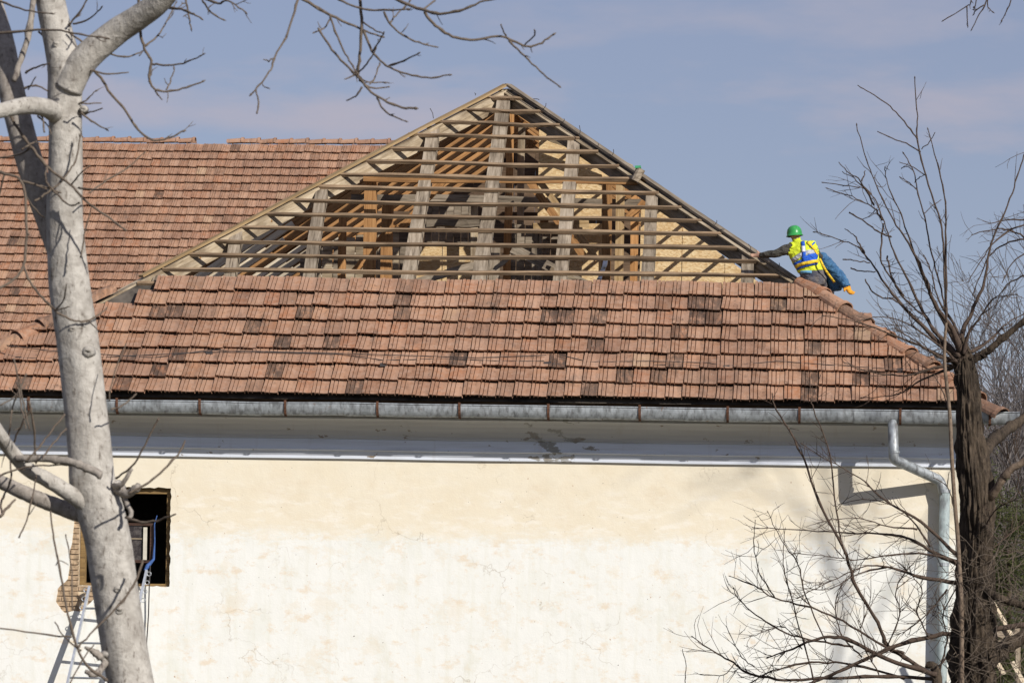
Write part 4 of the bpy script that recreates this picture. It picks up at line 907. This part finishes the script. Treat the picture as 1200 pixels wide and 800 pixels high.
for pxs, a, b, nb_ in [([(1109, 378), (1108, 340), (1106, 300), (1102, 260), (1085, 206), (1075, 163), (1075, 136), (1072, 92)], 3.4, 1.3, 3), ([(1075, 163), (1060, 143), (1043, 125), (1020, 109), (1005, 100)], 2.2, 1.2, 0), ([(1079, 178), (1062, 168), (1050, 164), (1028, 154)], 2, 1.2, 0), ([(1080, 175), (1089, 166), (1096, 155)], 1.6, 1, 0), ([(1109, 376), (1109, 334), (1108, 271), (1108, 237), (1101, 201), (1087.5, 152)], 3, 1.2, 3), ([(1109, 370), (1103, 339), (1092, 298), (1085, 262), (1076, 228), (1070.6, 201), (1059, 180)], 2.8, 1.2, 2), ([(1085, 205), (1070, 196), (1054, 190)], 1.6, 1, 0), ([(1074, 222), (1064, 213), (1054, 207)], 1.5, 1, 0), ([(1083, 250), (1094, 240), (1103, 234)], 1.5, 1, 0), ([(1072, 214), (1080, 206), (1086, 205)], 1.4, 1, 0), ([(1070, 200), (1062, 195), (1056, 198)], 1.4, 1, 0), ([(1114, 490), (1105, 460), (1095, 440)], 1.8, 1, 2), ([(1119, 600), (1110, 570), (1095, 560)], 1.8, 1, 2)]:
    branch(tw, pxs, YS, a*.8, b*.85, r_.uniform(-.5, .5), 6, True, r_, 5, .35, nb_*2, .22)
put(tw, 'crown', M['twig_dark'], sap)
# ---- bare shrub spreading along the foot of the wall
YB = 53.5
shr = empty('bare_shrub', (W(1098, 800, YB).x, YB, 0)); tag(shr, 'leafless spreading shrub in front of the white wall beside the pollard', 'shrub')
mb = MB(); fb = W(1100, 800, YB)
mb.tube(*smooth_path([Vector((fb.x, YB, -.05)), Vector((fb.x-.05, YB, 1.2)), W(1098, 795, YB), W(1085, 778, YB)], [.10, .085, .07, .04], 6), 12, wob=.1); put(mb, 'trunk', M['bark_dark'], shr)
tw = MB()
SB = [([(1098, 795), (1060, 770), (1040, 756), (1028, 728), (1004, 688), (988, 640), (960, 588), (936, 524), (910, 480), (905, 462)], 7, 1.5, 4), ([(988, 640), (982, 612), (972, 532), (954, 480), (950, 468)], 3, 1.4, 2), ([(1205, 732), (1132, 740), (1088, 746), (1040, 760), (980, 788), (950, 800)], 9, 4, 3), ([(1098, 790), (1040, 772), (992, 748), (960, 748), (928, 760), (900, 770)], 8, 1.6, 6), ([(1060, 765), (1036, 756), (988, 728), (952, 712), (908, 700), (884, 686), (856, 675)], 4, 1.2, 5), ([(1000, 757), (968, 752), (928, 744), (892, 724), (868, 704), (860, 690)], 3.4, 1.2, 3), ([(1098, 796), (1040, 792), (972, 794), (920, 796), (876, 788), (860, 776), (835, 762), (812, 746)], 6, 1.4, 6), ([(884, 780), (870, 770), (852, 735)], 1.8, 1, 1), ([(862, 776), (848, 790), (822, 790)], 1.6, 1, 1), ([(968, 752), (945, 700), (935, 660), (920, 640), (900, 600)], 2.4, 1, 3), ([(955, 800), (940, 745), (925, 690), (918, 660), (920, 620)], 2.4, 1, 3), ([(908, 700), (890, 670), (884, 640), (885, 610)], 2, 1, 1), ([(1040, 756), (1055, 720), (1050, 690), (1070, 660)], 2.4, 1.1, 4), ([(1088, 746), (1075, 715), (1080, 690), (1060, 665)], 2.6, 1.1, 4), ([(1010, 770), (985, 740), (980, 700), (1000, 670)], 2.2, 1, 4), ([(1030, 790), (1010, 745), (1020, 700)], 2.2, 1, 4), ([(1100, 790), (1110, 750), (1105, 720), (1120, 690)], 3, 1.4, 4), ([(1100, 780), (1130, 745), (1150, 720), (1190, 705)], 3.4, 1.5, 4), ([(803, 800), (804, 780), (800, 760)], 1.4, 1, 0), ([(1060, 795), (1000, 778), (950, 776), (905, 786), (880, 800)], 4, 1.4, 6), ([(940, 760), (920, 735), (900, 738), (880, 745)], 1.6, 1, 3)]
for pxs, a, b, nb_ in SB:
    branch(tw, pxs, YB+r_.uniform(-.2, .1), a*.75, b*.75, r_.uniform(-1.0, .9), 6, True, r_, 5, .5, nb_*5, .40)
put(tw, 'crown', M['twig_dark'], shr)

# ---- trees beyond the frame edge whose twigs hang into view
def grow(mb, p, d, ln, r, lvl, r_, droop=0., sides=5, spread=.6, kids=(4, 4, 5, 4), minr=.004):
    n = 5 if lvl > 1 else 4; pts = [p]; cur = p; a = d.normalized(); dirs = []
    for i in range(n):
        a = (a + Vector((r_.gauss(0, .13), r_.gauss(0, .13), r_.gauss(.03, .10) - droop*(i/n)))).normalized(); cur = cur+a*ln/n; pts.append(cur); dirs.append(a.copy())
    mb.tube(pts, [max(minr, r*(1-.62*i/n)) for i in range(n+1)], sides if lvl > 1 else (4 if lvl else 3), cap=lvl > 1)
    if lvl == 0: return
    for _ in range(kids[lvl]):
        i = r_.randrange(1, n+1); dd = dirs[i-1]; o = Vector((r_.gauss(0, 1), r_.gauss(0, 1), r_.gauss(.1, .8))).normalized()
        grow(mb, pts[i], (dd+o*spread).normalized(), ln*r_.uniform(.45, .75), r*(1-.6*i/n)*.62, lvl-1, r_, droop, sides, spread, kids, minr)
def whole_tree(name, label, px, Y, h, r, seed, mat, mt2, group=None, lean=(0, 0), forks=5, kids=(5, 5, 5, 4), droop=0, minr=.006, spread=.55):
    r_ = random.Random(seed); x = W(px, 700, Y).x; e = empty(name, (x, Y, 0)); tag(e, label, 'tree', group)
    top = Vector((x+lean[0], Y+lean[1], h*.5)); m1 = MB(); P, Rr = smooth_path([(x, Y, -.1), (x+lean[0]*.3+r_.gauss(0, .08), Y, h*.22), top], [r*1.25, r, r*.65], 8); m1.tube(P, Rr, 12, wob=.08)
    put(m1, 'trunk', mt2, e); m2 = MB()
    for k in range(forks):
        q = r_.uniform(.35, 1); p = P[int(q*(len(P)-1))]; a = 2*math.pi*(k+r_.random()*.6)/forks
        grow(m2, p, Vector((math.cos(a)*.55, math.sin(a)*.55, 1.0)), h*r_.uniform(.26, .40), r*.5, 3, r_, droop, 6, spread, kids, minr)
    put(m2, 'crown', mat, e); return e
LB = ['tallest bare tree rising far behind the building corner at right edge', 'far bare tree directly behind the pollard crown', 'far bare tree low beside the hip end of the roof', 'far bare tree behind the thick right limb of the pollard', 'far bare tree at the very right edge behind the shrub tangle', 'far leafless tree glimpsed under the gutter end', 'far leafless tree farthest back at the right', 'far bare tree whose top shows just left of the pollard shoots', 'far bare tree crowding the right edge above the gutter end', 'far bare tree between the pollard shoots and the right edge', 'low bare tree nearest behind the evergreen shrub']
for k, (px, Y, h) in enumerate(((1205, 96, 11.6), (1150, 104, 10.2), (1108, 112, 9.0), (1178, 88, 9.4), (1230, 84, 10.8), (1160, 80, 7.5), (1192, 118, 12.2), (1140, 124, 11.5), (1220, 108, 11.8), (1168, 112, 11.4), (1186, 76, 7.0))):
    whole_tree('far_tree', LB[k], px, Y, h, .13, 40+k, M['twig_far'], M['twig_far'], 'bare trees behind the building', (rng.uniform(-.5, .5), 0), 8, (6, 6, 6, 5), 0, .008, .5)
ov = whole_tree('weeping_tree', 'bare tree off the right edge with arching drooping twigs', 1345, 63, 8.6, .16, 77, M['twig_dark'], M['bark_dark'], None, (0, 0), 5, (3, 4, 4, 4), .18, .006, .6)
tw = MB(); r_ = random.Random(8)
for pxs in ([(1330, 300), (1260, 270), (1205, 262), (1165, 285), (1135, 330)], [(1330, 310), (1240, 280), (1190, 283), (1160, 300), (1140, 345)], [(1330, 320), (1240, 300), (1195, 300), (1175, 330)], [(1320, 330), (1230, 320), (1185, 330), (1165, 360)], [(1310, 300), (1225, 262), (1185, 258), (1160, 262)], [(1310, 290), (1230, 300), (1195, 275), (1170, 268), (1140, 275)]):
    branch(tw, pxs, 63, 3, .9, r_.uniform(-.8, .8), 5, True, r_, 6, .5, 10, .42)
put(tw, 'drooping_twigs', M['twig_dark'], ov)
YOH = 45.
oh = whole_tree('overhanging_tree', 'tall bare tree off the top right corner with hanging budded twig tips', 2500, YOH, 16.6, .19, 91, M['twig_dark'], M['bark_dark'], None, (-.3, 0), 7, (3, 4, 4, 4), .02, .008, .6)
xo = oh.location.x
tw = MB(); tw.tube(*smooth_path([(xo-.2, YOH, 8.0), (xo-3, YOH, 10.4), (xo-7, YOH, 11.4), W(1190, -70, YOH), W(1120, -40, YOH)], [.10, .08, .055, .03, .012], 8), 8)
for pxs in ([(1150, -60), (1138, 0), (1133, 7), (1106, 24)], [(1133, 7), (1134, 30)], [(1165, -60), (1156, 0), (1147, 18), (1139, 34)], [(1153, 6), (1144, 12), (1141, 17)], [(1160, -20), (1157, 5), (1163, 14)], [(1195, -50), (1185, 0), (1178, 16), (1174, 24)], [(1150, -30), (1143, 6), (1141, 9)]):
    branch(tw, pxs, YOH, 1.6, 1.1, .1, 5, True, r_, 4, .2, 2, .05)
put(tw, 'hanging_twigs', M['twig_dark'], oh)

# ---- evergreen shrub and broken boards behind the pollard
def leafy(name, label, px, py, Y, rx, rz, n, mat):
    r_ = random.Random(n); c = W(px, py, Y); e = empty(name, (c.x, Y, 0)); tag(e, label, 'shrub'); m1 = MB(); m1.tube(*smooth_path([(c.x, Y, -.05), (c.x+.05, Y, c.z*.5), (c.x, Y, c.z)], [.06, .05, .03], 5), 8); put(m1, 'stem', M['bark_dark'], e)
    m2 = MB()
    cl_ = [(r_.gauss(0, .45), r_.gauss(0, .45), r_.gauss(0, .5), r_.uniform(.18, .4)) for _ in range(26)]
    for _ in range(n):
        q = r_.choice(cl_); p = Vector((c.x+(q[0]+r_.gauss(0, q[3]*.5))*rx, Y+(q[1]+r_.gauss(0, q[3]*.5))*rx, max(.1, c.z+(q[2]+r_.gauss(0, q[3]*.5))*rz)))
        d = Vector((r_.gauss(0, 1), r_.gauss(0, 1), r_.gauss(.5, .8))).normalized(); s_ = d.orthogonal().normalized(); l_ = r_.uniform(.06, .14); w_ = .012
        m2.add([p-s_*w_, p+s_*w_, p+d*l_], [(0, 1, 2)])
    put(m2, 'foliage', mat, e, False)
t_ = NT('evergreen_needles'); M['ever'] = t_.fin(t_.ramp(t_.noise(t_.coord(), 3, 4), [(.35, (.03, .042, .012)), (.65, (.08, .085, .03))]), .7, spec=.2)
leafy('evergreen_shrub', 'olive green evergreen shrub glimpsed behind the dark pollard trunk', 1182, 640, 63, 1.0, 1.3, 9000, M['ever'])
leafy('low_evergreen', 'low dull green bush under the broken boards at right', 1168, 770, 62, .9, .8, 6000, M['ever'])
bd = empty('broken_boards', (W(1180, 760, 58).x, 58.2, 0)); tag(bd, 'broken weathered boards leaning upright behind the pollard at right', 'boards')
bi = -Vector(bd.location)
for p, q, wd in (((1160, 700), (1186, 745), .06), ((1152, 745), (1176, 790), .07), ((1166, 738), (1190, 748), .16), ((1168, 756), (1200, 746), .14), ((1186, 775), (1200, 800), .06)):
    beam('board', W(*p, 58.2)+bi, W(*q, 58.2+rng.uniform(-.1, .1))+bi, .03, wd, M['wood_grey'] if wd > .1 else M['wood_new'], bd, up=(0, .3, 1))
for x in (-.35, .3): beam('prop', Vector((x, .12, .0)), Vector((x*.6, .1, W(1180, 735, 58).z)), .07, .07, M['wood_grey'], bd, up=(0, 1, 0))

# ================================================================== THE TWO ROOFERS
def person_mesh(parts, voxel=.017, smooth_n=6):
    """parts: (kind, data, material index); united into one continuous skin"""
    m_ = MB(); keys = []
    for kind, data, mi in parts:
        if kind == 'cap':
            p0, p1, r0, r1 = data; p0, p1 = Vector(p0), Vector(p1); d = (p1-p0); n = 6; pts = []; rr = []
            u = d.normalized()
            for a in (-1, -.8, -.45): pts.append(p0+u*a*r0); rr.append(r0*math.sqrt(max(.0025, 1-a*a)))
            for i in range(n+1): pts.append(p0+d*i/n); rr.append(r0+(r1-r0)*i/n); keys.append((p0+d*i/n, r0+(r1-r0)*i/n, mi))
            for a in (.45, .8, 1): pts.append(p1+u*a*r1); rr.append(r1*math.sqrt(max(.0025, 1-a*a)))
            m_.tube(pts, rr, 14)
        elif kind == 'ell':
            c, ax, ay, az, mi2 = data; c = Vector(c); vs = []; k = 14; h = 9
            for i in range(h+1):
                t = math.pi*(.02+.96*i/h)
                for j in range(k): a = 2*math.pi*j/k; vs.append(c + Vector(ax)*math.sin(t)*math.cos(a) + Vector(ay)*math.sin(t)*math.sin(a) + Vector(az)*math.cos(t))
            m_.add(vs, [(i*k+j, i*k+(j+1) % k, (i+1)*k+(j+1) % k, (i+1)*k+j) for i in range(h) for j in range(k)] + [tuple(range(k))[::-1], tuple(h*k+j for j in range(k))])
            keys.append((c, Vector(ax).length, mi))
        elif kind == 'torso':
            secs, wv, dv = data; wv = Vector(wv).normalized(); dv = Vector(dv).normalized(); k = 18; vs = []
            for c, a, b in secs:
                c = Vector(c); vs += [c + wv*a*math.cos(2*math.pi*j/k) + dv*b*math.sin(2*math.pi*j/k) for j in range(k)]
                for q in (-.6, 0, .6): keys.append((c+wv*a*q, b, mi))
            m_.add(vs, [(i*k+j, i*k+(j+1) % k, (i+1)*k+(j+1) % k, (i+1)*k+j) for i in range(len(secs)-1) for j in range(k)] + [tuple(range(k))[::-1], tuple((len(secs)-1)*k+j for j in range(k))])
    me = m_.mesh('tmp'); o = bpy.data.objects.new('tmp', me); COL.objects.link(o)
    rm_ = o.modifiers.new('r', 'REMESH'); rm_.mode = 'VOXEL'; rm_.voxel_size = voxel
    sm = o.modifiers.new('s', 'SMOOTH'); sm.iterations = smooth_n; sm.factor = .5
    dg = bpy.context.evaluated_depsgraph_get(); me2 = bpy.data.meshes.new_from_object(o.evaluated_get(dg))
    bpy.data.objects.remove(o)
    me2.polygons.foreach_set('use_smooth', [True]*len(me2.polygons))
    for p in me2.polygons:
        c = p.center; p.material_index = min(keys, key=lambda k_: (c-k_[0]).length-k_[1])[2]
    return me2
def rumple(me, mis, amp=.013):
    co = {}
    for p in me.polygons:
        if p.material_index in mis:
            for i in p.vertices: co[i] = me.vertices[i]
    for i, v in co.items():
        q = v.co; n_ = noise.noise(Vector((q.x*9, q.y*9, q.z*16))) + .6*noise.noise(Vector((q.x*22+5, q.y*22, q.z*34)))
        v.co = v.co + v.normal*(amp*n_)
    me.update()
def shell(me, test, off, name, mat, parent):
    vs = {}; V = []; Fs = []
    for p in me.polygons:
        if test(p.center, p.material_index):
            f = []
            for i in p.vertices:
                if i not in vs: vs[i] = len(V); V.append(me.vertices[i].co + me.vertices[i].normal*off)
                f.append(vs[i])
            Fs.append(f)
    m2 = bpy.data.meshes.new(name); m2.from_pydata(V, [], Fs); m2.polygons.foreach_set('use_smooth', [True]*len(m2.polygons))
    o = link(name, m2, mat, parent); sl = o.modifiers.new('s', 'SOLIDIFY'); sl.thickness = .008; sl.offset = -1
    return o, V, Fs
def ribbon(name, bvh, org, pts, wpx, mat, parent, off=.008, n=14):
    P, _ = smooth_path([Vector((x, y, 0)) for x, y in pts], [1]*len(pts), 6); rows = []
    for i, p in enumerate(P):
        t = P[min(i+1, len(P)-1)]-P[max(i-1, 0)]; t.normalize(); nn = Vector((-t.y, t.x, 0)); row = []
        for q in (-.5, 0, .5):
            a = p+nn*wpx*q; d = ray(a.x, a.y).normalized(); h_ = bvh.ray_cast(CAM-org, d)
            row.append(h_[0]-d*off if h_[0] else None)
        if all(r is not None for r in row): rows.append(row)
    if len(rows) < 2: return
    m_ = MB(); m_.add([v for r in rows for v in r], [(i*3+j, i*3+j+1, i*3+4+j, i*3+3+j) for i in range(len(rows)-1) for j in range(2)])
    o = m_.obj(name, mat, parent, True); sl = o.modifiers.new('s', 'SOLIDIFY'); sl.thickness = .006; sl.offset = 0
def mat_cloth(name, a, b, sc=14):
    t = NT(name); n = t.noise(t.coord(), sc, 5, .6, .5); fold = t.noise(t.coord((1, 1, 2.2)), 7, 3, .5, 1.)
    return t.fin(t.ramp(n, [(.35, a), (.65, b)]), .85, fold, 1., .06, spec=.2)
PM = dict(skin=mat_plain('skin', (.50, .30, .21), .6), olive=mat_cloth('dark_olive_sleeve', (.045, .042, .035), (.085, .08, .068)), hi=mat_cloth('yellow_vest_fabric', (.62, .72, .03), (.72, .80, .06)), jean=mat_cloth('dusty_work_trousers', (.045, .055, .09), (.20, .17, .14), 5),
          bluej=mat_cloth('blue_work_jacket', (.035, .10, .21), (.07, .17, .31)), strap=mat_cloth('blue_harness_webbing', (.02, .09, .48), (.04, .14, .60)), yel=mat_cloth('yellow_webbing', (.75, .48, .03), (.80, .56, .05)), grey=mat_cloth('reflective_tape', (.42, .43, .45), (.52, .53, .56)), white=mat_plain('white_tape', (.75, .76, .78), .5), glove=mat_cloth('orange_work_glove', (.62, .26, .02), (.75, .36, .04)), hair=mat_plain('dark_hair', (.035, .028, .022), .8), ltb=mat_plain('light_blue_cloth', (.16, .40, .62), .8))
t_ = NT('green_helmet_plastic'); PM['helm'] = t_.fin(t_.ramp(t_.noise(t_.coord(), 9, 4), [(.3, (.03, .27, .06)), (.7, (.05, .36, .09))]), .35, spec=.5)
H = Fp(958, 337)
def Q(px, py, dy=0): return b2w(B(px, py, H.y+dy))
def hand(parts, wr, fdir, side, mi, sc=1.):
    """palm and five bent fingers; wr wrist, fdir pointing along the fingers, side towards the thumb"""
    f = Vector(fdir).normalized(); s_ = (Vector(side) - f*Vector(side).dot(f)).normalized(); nn = f.cross(s_)
    parts.append(('ell', (wr+f*.045*sc, s_*.042*sc, nn*.02*sc, f*.055*sc, mi), mi))
    for k, (o, ln) in enumerate(((-.030, .055), (-.011, .072), (.009, .078), (.029, .068))):
        a = wr+f*.085*sc+s_*o*sc; b = a+f*ln*.55*sc - nn*.012*sc; c = b+f*ln*.35*sc-nn*.035*sc
        parts.append(('cap', (a, b, .0105*sc, .0095*sc), mi)); parts.append(('cap', (b, c, .0095*sc, .008*sc), mi))
    a = wr+f*.03*sc+s_*.038*sc; b = a+(f*.6+s_*.7).normalized()*.04*sc; parts.append(('cap', (a, b, .013*sc, .011*sc), mi)); parts.append(('cap', (b, b+f*.03*sc-nn*.02*sc, .011*sc, .009*sc), mi))
XV, YV, ZV = BX.copy(), BY.copy(), Vector((0, 0, 1))
# --- the man in the yellow vest: sits on the hip, back to the camera, left arm out along the hip
per = empty('person', Q(955, 338, .02)); tag(per, 'worker in green helmet and yellow vest sitting on the roof hip, arm stretched left', 'person')
wv = XV*.93+ZV*.30
parts = [('torso', ([(Q(955.5, 336, .03), .150, .115), (Q(954.5, 331, .02), .185, .145), (Q(951, 320, .03), .168, .13), (Q(947, 311, .03), .180, .13), (Q(942.5, 300, .03), .205, .135), (Q(939, 292, .04), .200, .115), (Q(936.5, 287, .04), .14, .085), (Q(935, 284, .05), .075, .065)], wv, YV+ZV*.1), 1),
         ('cap', (Q(935, 286, .05), Q(932.5, 279, .09), .058, .055), 0),
         ('ell', (Q(931.5, 273, .10), XV*.078, YV*.098, ZV*.115, 0), 0), ('ell', (Q(930, 275, .20), XV*.016, YV*.02, ZV*.022, 0), 0), ('ell', (Q(925.3, 275, .10), XV*.012, YV*.02, ZV*.032, 0), 0), ('ell', (Q(937.8, 275, .09), XV*.012, YV*.02, ZV*.032, 0), 0), ('ell', (Q(931, 280, .15), XV*.045, YV*.05, ZV*.04, 0), 0),
         ('cap', (Q(926.5, 291, .03), Q(908, 297.5, -.02), .086, .066), 2), ('cap', (Q(908, 297.5, -.02), Q(892, 299.5, .06), .064, .043), 2),
         ('cap', (Q(951, 288.5, .06), Q(960, 302, .26), .080, .062), 2), ('cap', (Q(960, 302, .26), Q(952, 312, .46), .06, .042), 2),
         ('cap', (Q(951, 331, .08), Q(950, 331, .48), .105, .078), 3), ('cap', (Q(950, 331, .48), Q(957, 337, .80), .072, .05), 3), ('cap', (Q(958, 331, .08), Q(966, 336, .42), .105, .078), 3), ('cap', (Q(966, 336, .42), Q(972, 345, .70), .072, .05), 3),
         ('cap', (Q(957, 337, .80), Q(956, 337, .96), .05, .04), 3), ('cap', (Q(972, 345, .70), Q(973, 346, .86), .05, .04), 3)]
hand(parts, Q(892, 299.5, .06), -XV*.9+ZV*.05+YV*.3, ZV, 0, 1.05); hand(parts, Q(952, 312, .46), -XV*.5-ZV*.6+YV*.3, ZV+XV, 0, 1.05)
me = person_mesh(parts); org = Vector(per.location)
me.transform(Matrix.Translation(-org))
me.materials.append(PM['skin']); me.materials.append(PM['hi']); me.materials.append(PM['olive']); me.materials.append(PM['jean'])
def toz(c): w_ = c+org; d = w_-CAM; u = d.x/d.y*FPX; v = d.z/d.y*FPX; return 600+u*cR+v*sR, HORZ-(v*cR-u*sR)
for p in me.polygons:
    if p.material_index == 1:
        x_, y_ = toz(p.center)
        if y_ > 318 - (x_-945)*.10: p.material_index = 3
rumple(me, (1, 2, 3), .011)
link('body', me, None, per)
vest, VV, VF = shell(me, lambda c, mi: mi == 1, .012, 'vest', PM['hi'], per)
tr_, _, _ = shell(me, lambda c, mi: mi == 3 and toz(c)[1] < 338, .010, 'trousers', PM['jean'], per)
bv = BVHTree.FromPolygons(VV, VF)
def Z5(pts): return [(870+x/7.275, 250+y/7.275) for x, y in pts]
ribbon('reflective_band', bv, org, Z5([(405, 420), (450, 385), (500, 352), (560, 330), (630, 322)]), 5, PM['grey'], per)
ribbon('harness_belt', bv, org, Z5([(428, 470), (480, 440), (540, 420), (610, 405), (690, 398)]), 9.5, PM['strap'], per, .014)
ribbon('harness_belt', bv, org, Z5([(520, 400), (560, 375), (620, 360), (660, 362)]), 6, PM['strap'], per, .013)
ribbon('yellow_belt', bv, org, Z5([(440, 468), (480, 442), (540, 424), (610, 410), (680, 404)]), 4, PM['yel'], per, .022)
ribbon('harness_strap', bv, org, Z5([(512, 222), (520, 280), (525, 340), (522, 410)]), 4.2, PM['strap'], per, .018)
ribbon('harness_strap', bv, org, Z5([(560, 232), (610, 280), (650, 340), (665, 400)]), 8, PM['strap'], per, .016)
ribbon('strap_tape', bv, org, Z5([(519, 278), (522, 326)]), 4.0, PM['white'], per, .024)
ribbon('yellow_strap', bv, org, Z5([(505, 218), (560, 250), (610, 300), (645, 350)]), 2.2, PM['yel'], per, .024)
allm = BVHTree.FromPolygons([v.co for v in me.vertices], [list(p.vertices) for p in me.polygons])
ribbon('back_pocket_cloth', allm, org, Z5([(490, 505), (540, 498), (590, 500)]), 3.4, PM['ltb'], per, .018)
hm = MB(); hc = Q(931, 273.8, .10)-org; tilt = Matrix.Rotation(-.10, 3, 'Y')
def hring(r, z, sy=1.22): return [hc + tilt @ Vector((r*math.cos(2*math.pi*j/28), r*sy*math.sin(2*math.pi*j/28), z)) for j in range(28)]
ri = [hring(.117, -.035), hring(.130, -.037), hring(.128, -.028), hring(.116, -.022), hring(.114, .02), hring(.103, .065), hring(.078, .100), hring(.045, .118), hring(.004, .124)]
hm.add([v for r in ri for v in r], [(i*28+j, i*28+(j+1) % 28, i*28+28+(j+1) % 28, i*28+28+j) for i in range(len(ri)-1) for j in range(28)])
helm = hm.obj('helmet', PM['helm'], per, True)
pk = MB(); pk.prism([hc+tilt @ Vector((x, y, -.03)) for x, y in ((-.10, .11), (-.07, .175), (0, .20), (.07, .175), (.10, .11))], (0, 0, -.008)); pk.obj('peak', PM['helm'], helm)
rg = MB()
for k in (-1, 0, 1): rg.tube([hc+tilt @ Vector((.02*k, a, .002)) + Vector((0, 0, math.sqrt(max(0, 1-(a/.142)**2))*.122)) for a in (-.12, -.09, -.05, 0, .05, .09)], .006, 6)
rg.obj('helmet_rib', PM['helm'], helm, True)
# lanyard from the belt down over the hip
ln = MB(); lp = [Q(960.5, 303, -.17), Q(966, 314, -.16), Q(972, 323, -.10), Q(978, 331, .0)]
P, _ = smooth_path(lp, [1]*4, 5); vs = []
for p in P: vs += [p-org-XV*.016-ZV*.008, p-org+XV*.016+ZV*.008]
lo = ln.add(vs, [(2*i, 2*i+1, 2*i+3, 2*i+2) for i in range(len(P)-1)]).obj('lanyard', PM['yel'], per, True); sl = lo.modifiers.new('s', 'SOLIDIFY'); sl.thickness = .008
# --- the second man, crouching behind him
pe2 = empty('person', Q(968, 338, .9)); tag(pe2, 'worker in blue jacket and orange glove crouching behind the worker in the vest', 'person')
parts = [('torso', ([(Q(966, 334, .82), .17, .14), (Q(965.5, 327, .74), .19, .16), (Q(966, 318, .62), .19, .165), (Q(964, 309, .48), .19, .15), (Q(960, 303, .36), .16, .12), (Q(956, 300, .30), .08, .07)], XV*.8+ZV*.1+YV*.5, YV*.6+ZV*.7), 1),
         ('cap', (Q(957, 301, .32), Q(952, 301, .24), .058, .055), 0), ('ell', (Q(948, 303, .20), XV*.085, YV*.09, ZV*.105, 0), 0), ('ell', (Q(944, 306, .13), XV*.018, YV*.02, ZV*.02, 0), 0), ('ell', (Q(950, 302, .12), XV*.02, YV*.012, ZV*.03, 0), 0), ('ell', (Q(948.5, 301, .215), XV*.088, YV*.088, ZV*.10, 4), 4),
         ('cap', (Q(968.5, 311, .34), Q(984, 325, .16), .108, .090), 1), ('cap', (Q(984, 325, .16), Q(991.5, 334, .06), .084, .060), 1),
         ('cap', (Q(952, 310, .45), Q(946, 320, .60), .09, .07), 1), ('cap', (Q(946, 320, .60), Q(950, 328, .80), .066, .05), 1),
         ('cap', (Q(972, 322, .45), Q(980, 334, .25), .12, .10), 1),
         ('cap', (Q(964, 330, .80), Q(957, 327, 1.15), .11, .08), 3), ('cap', (Q(957, 327, 1.15), Q(962, 337, 1.35), .075, .05), 3), ('cap', (Q(970, 333, .80), Q(973, 331, 1.15), .11, .08), 3), ('cap', (Q(973, 331, 1.15), Q(975, 343, 1.30), .075, .05), 3), ('cap', (Q(962, 337, 1.35), Q(960, 338, 1.5), .05, .04), 3), ('cap', (Q(975, 343, 1.30), Q(974, 344, 1.45), .05, .04), 3)]
hand(parts, Q(991.5, 334, .06), XV*.45-ZV*.8-YV*.2, -XV-YV*.5, 2, 1.25); hand(parts, Q(950, 328, .80), -XV*.2-ZV*.4+YV*.8, -XV, 2, 1.1)
me = person_mesh(parts); org = Vector(pe2.location); me.transform(Matrix.Translation(-org))
for k_ in ('skin', 'bluej', 'glove', 'jean', 'hair'): me.materials.append(PM[k_])
rumple(me, (1, 3), .018)
link('body', me, None, pe2)
shell(me, lambda c, mi: mi == 1, .010, 'jacket', PM['bluej'], pe2)
shell(me, lambda c, mi: mi == 2 and c.x > .1, .006, 'glove', PM['glove'], pe2)
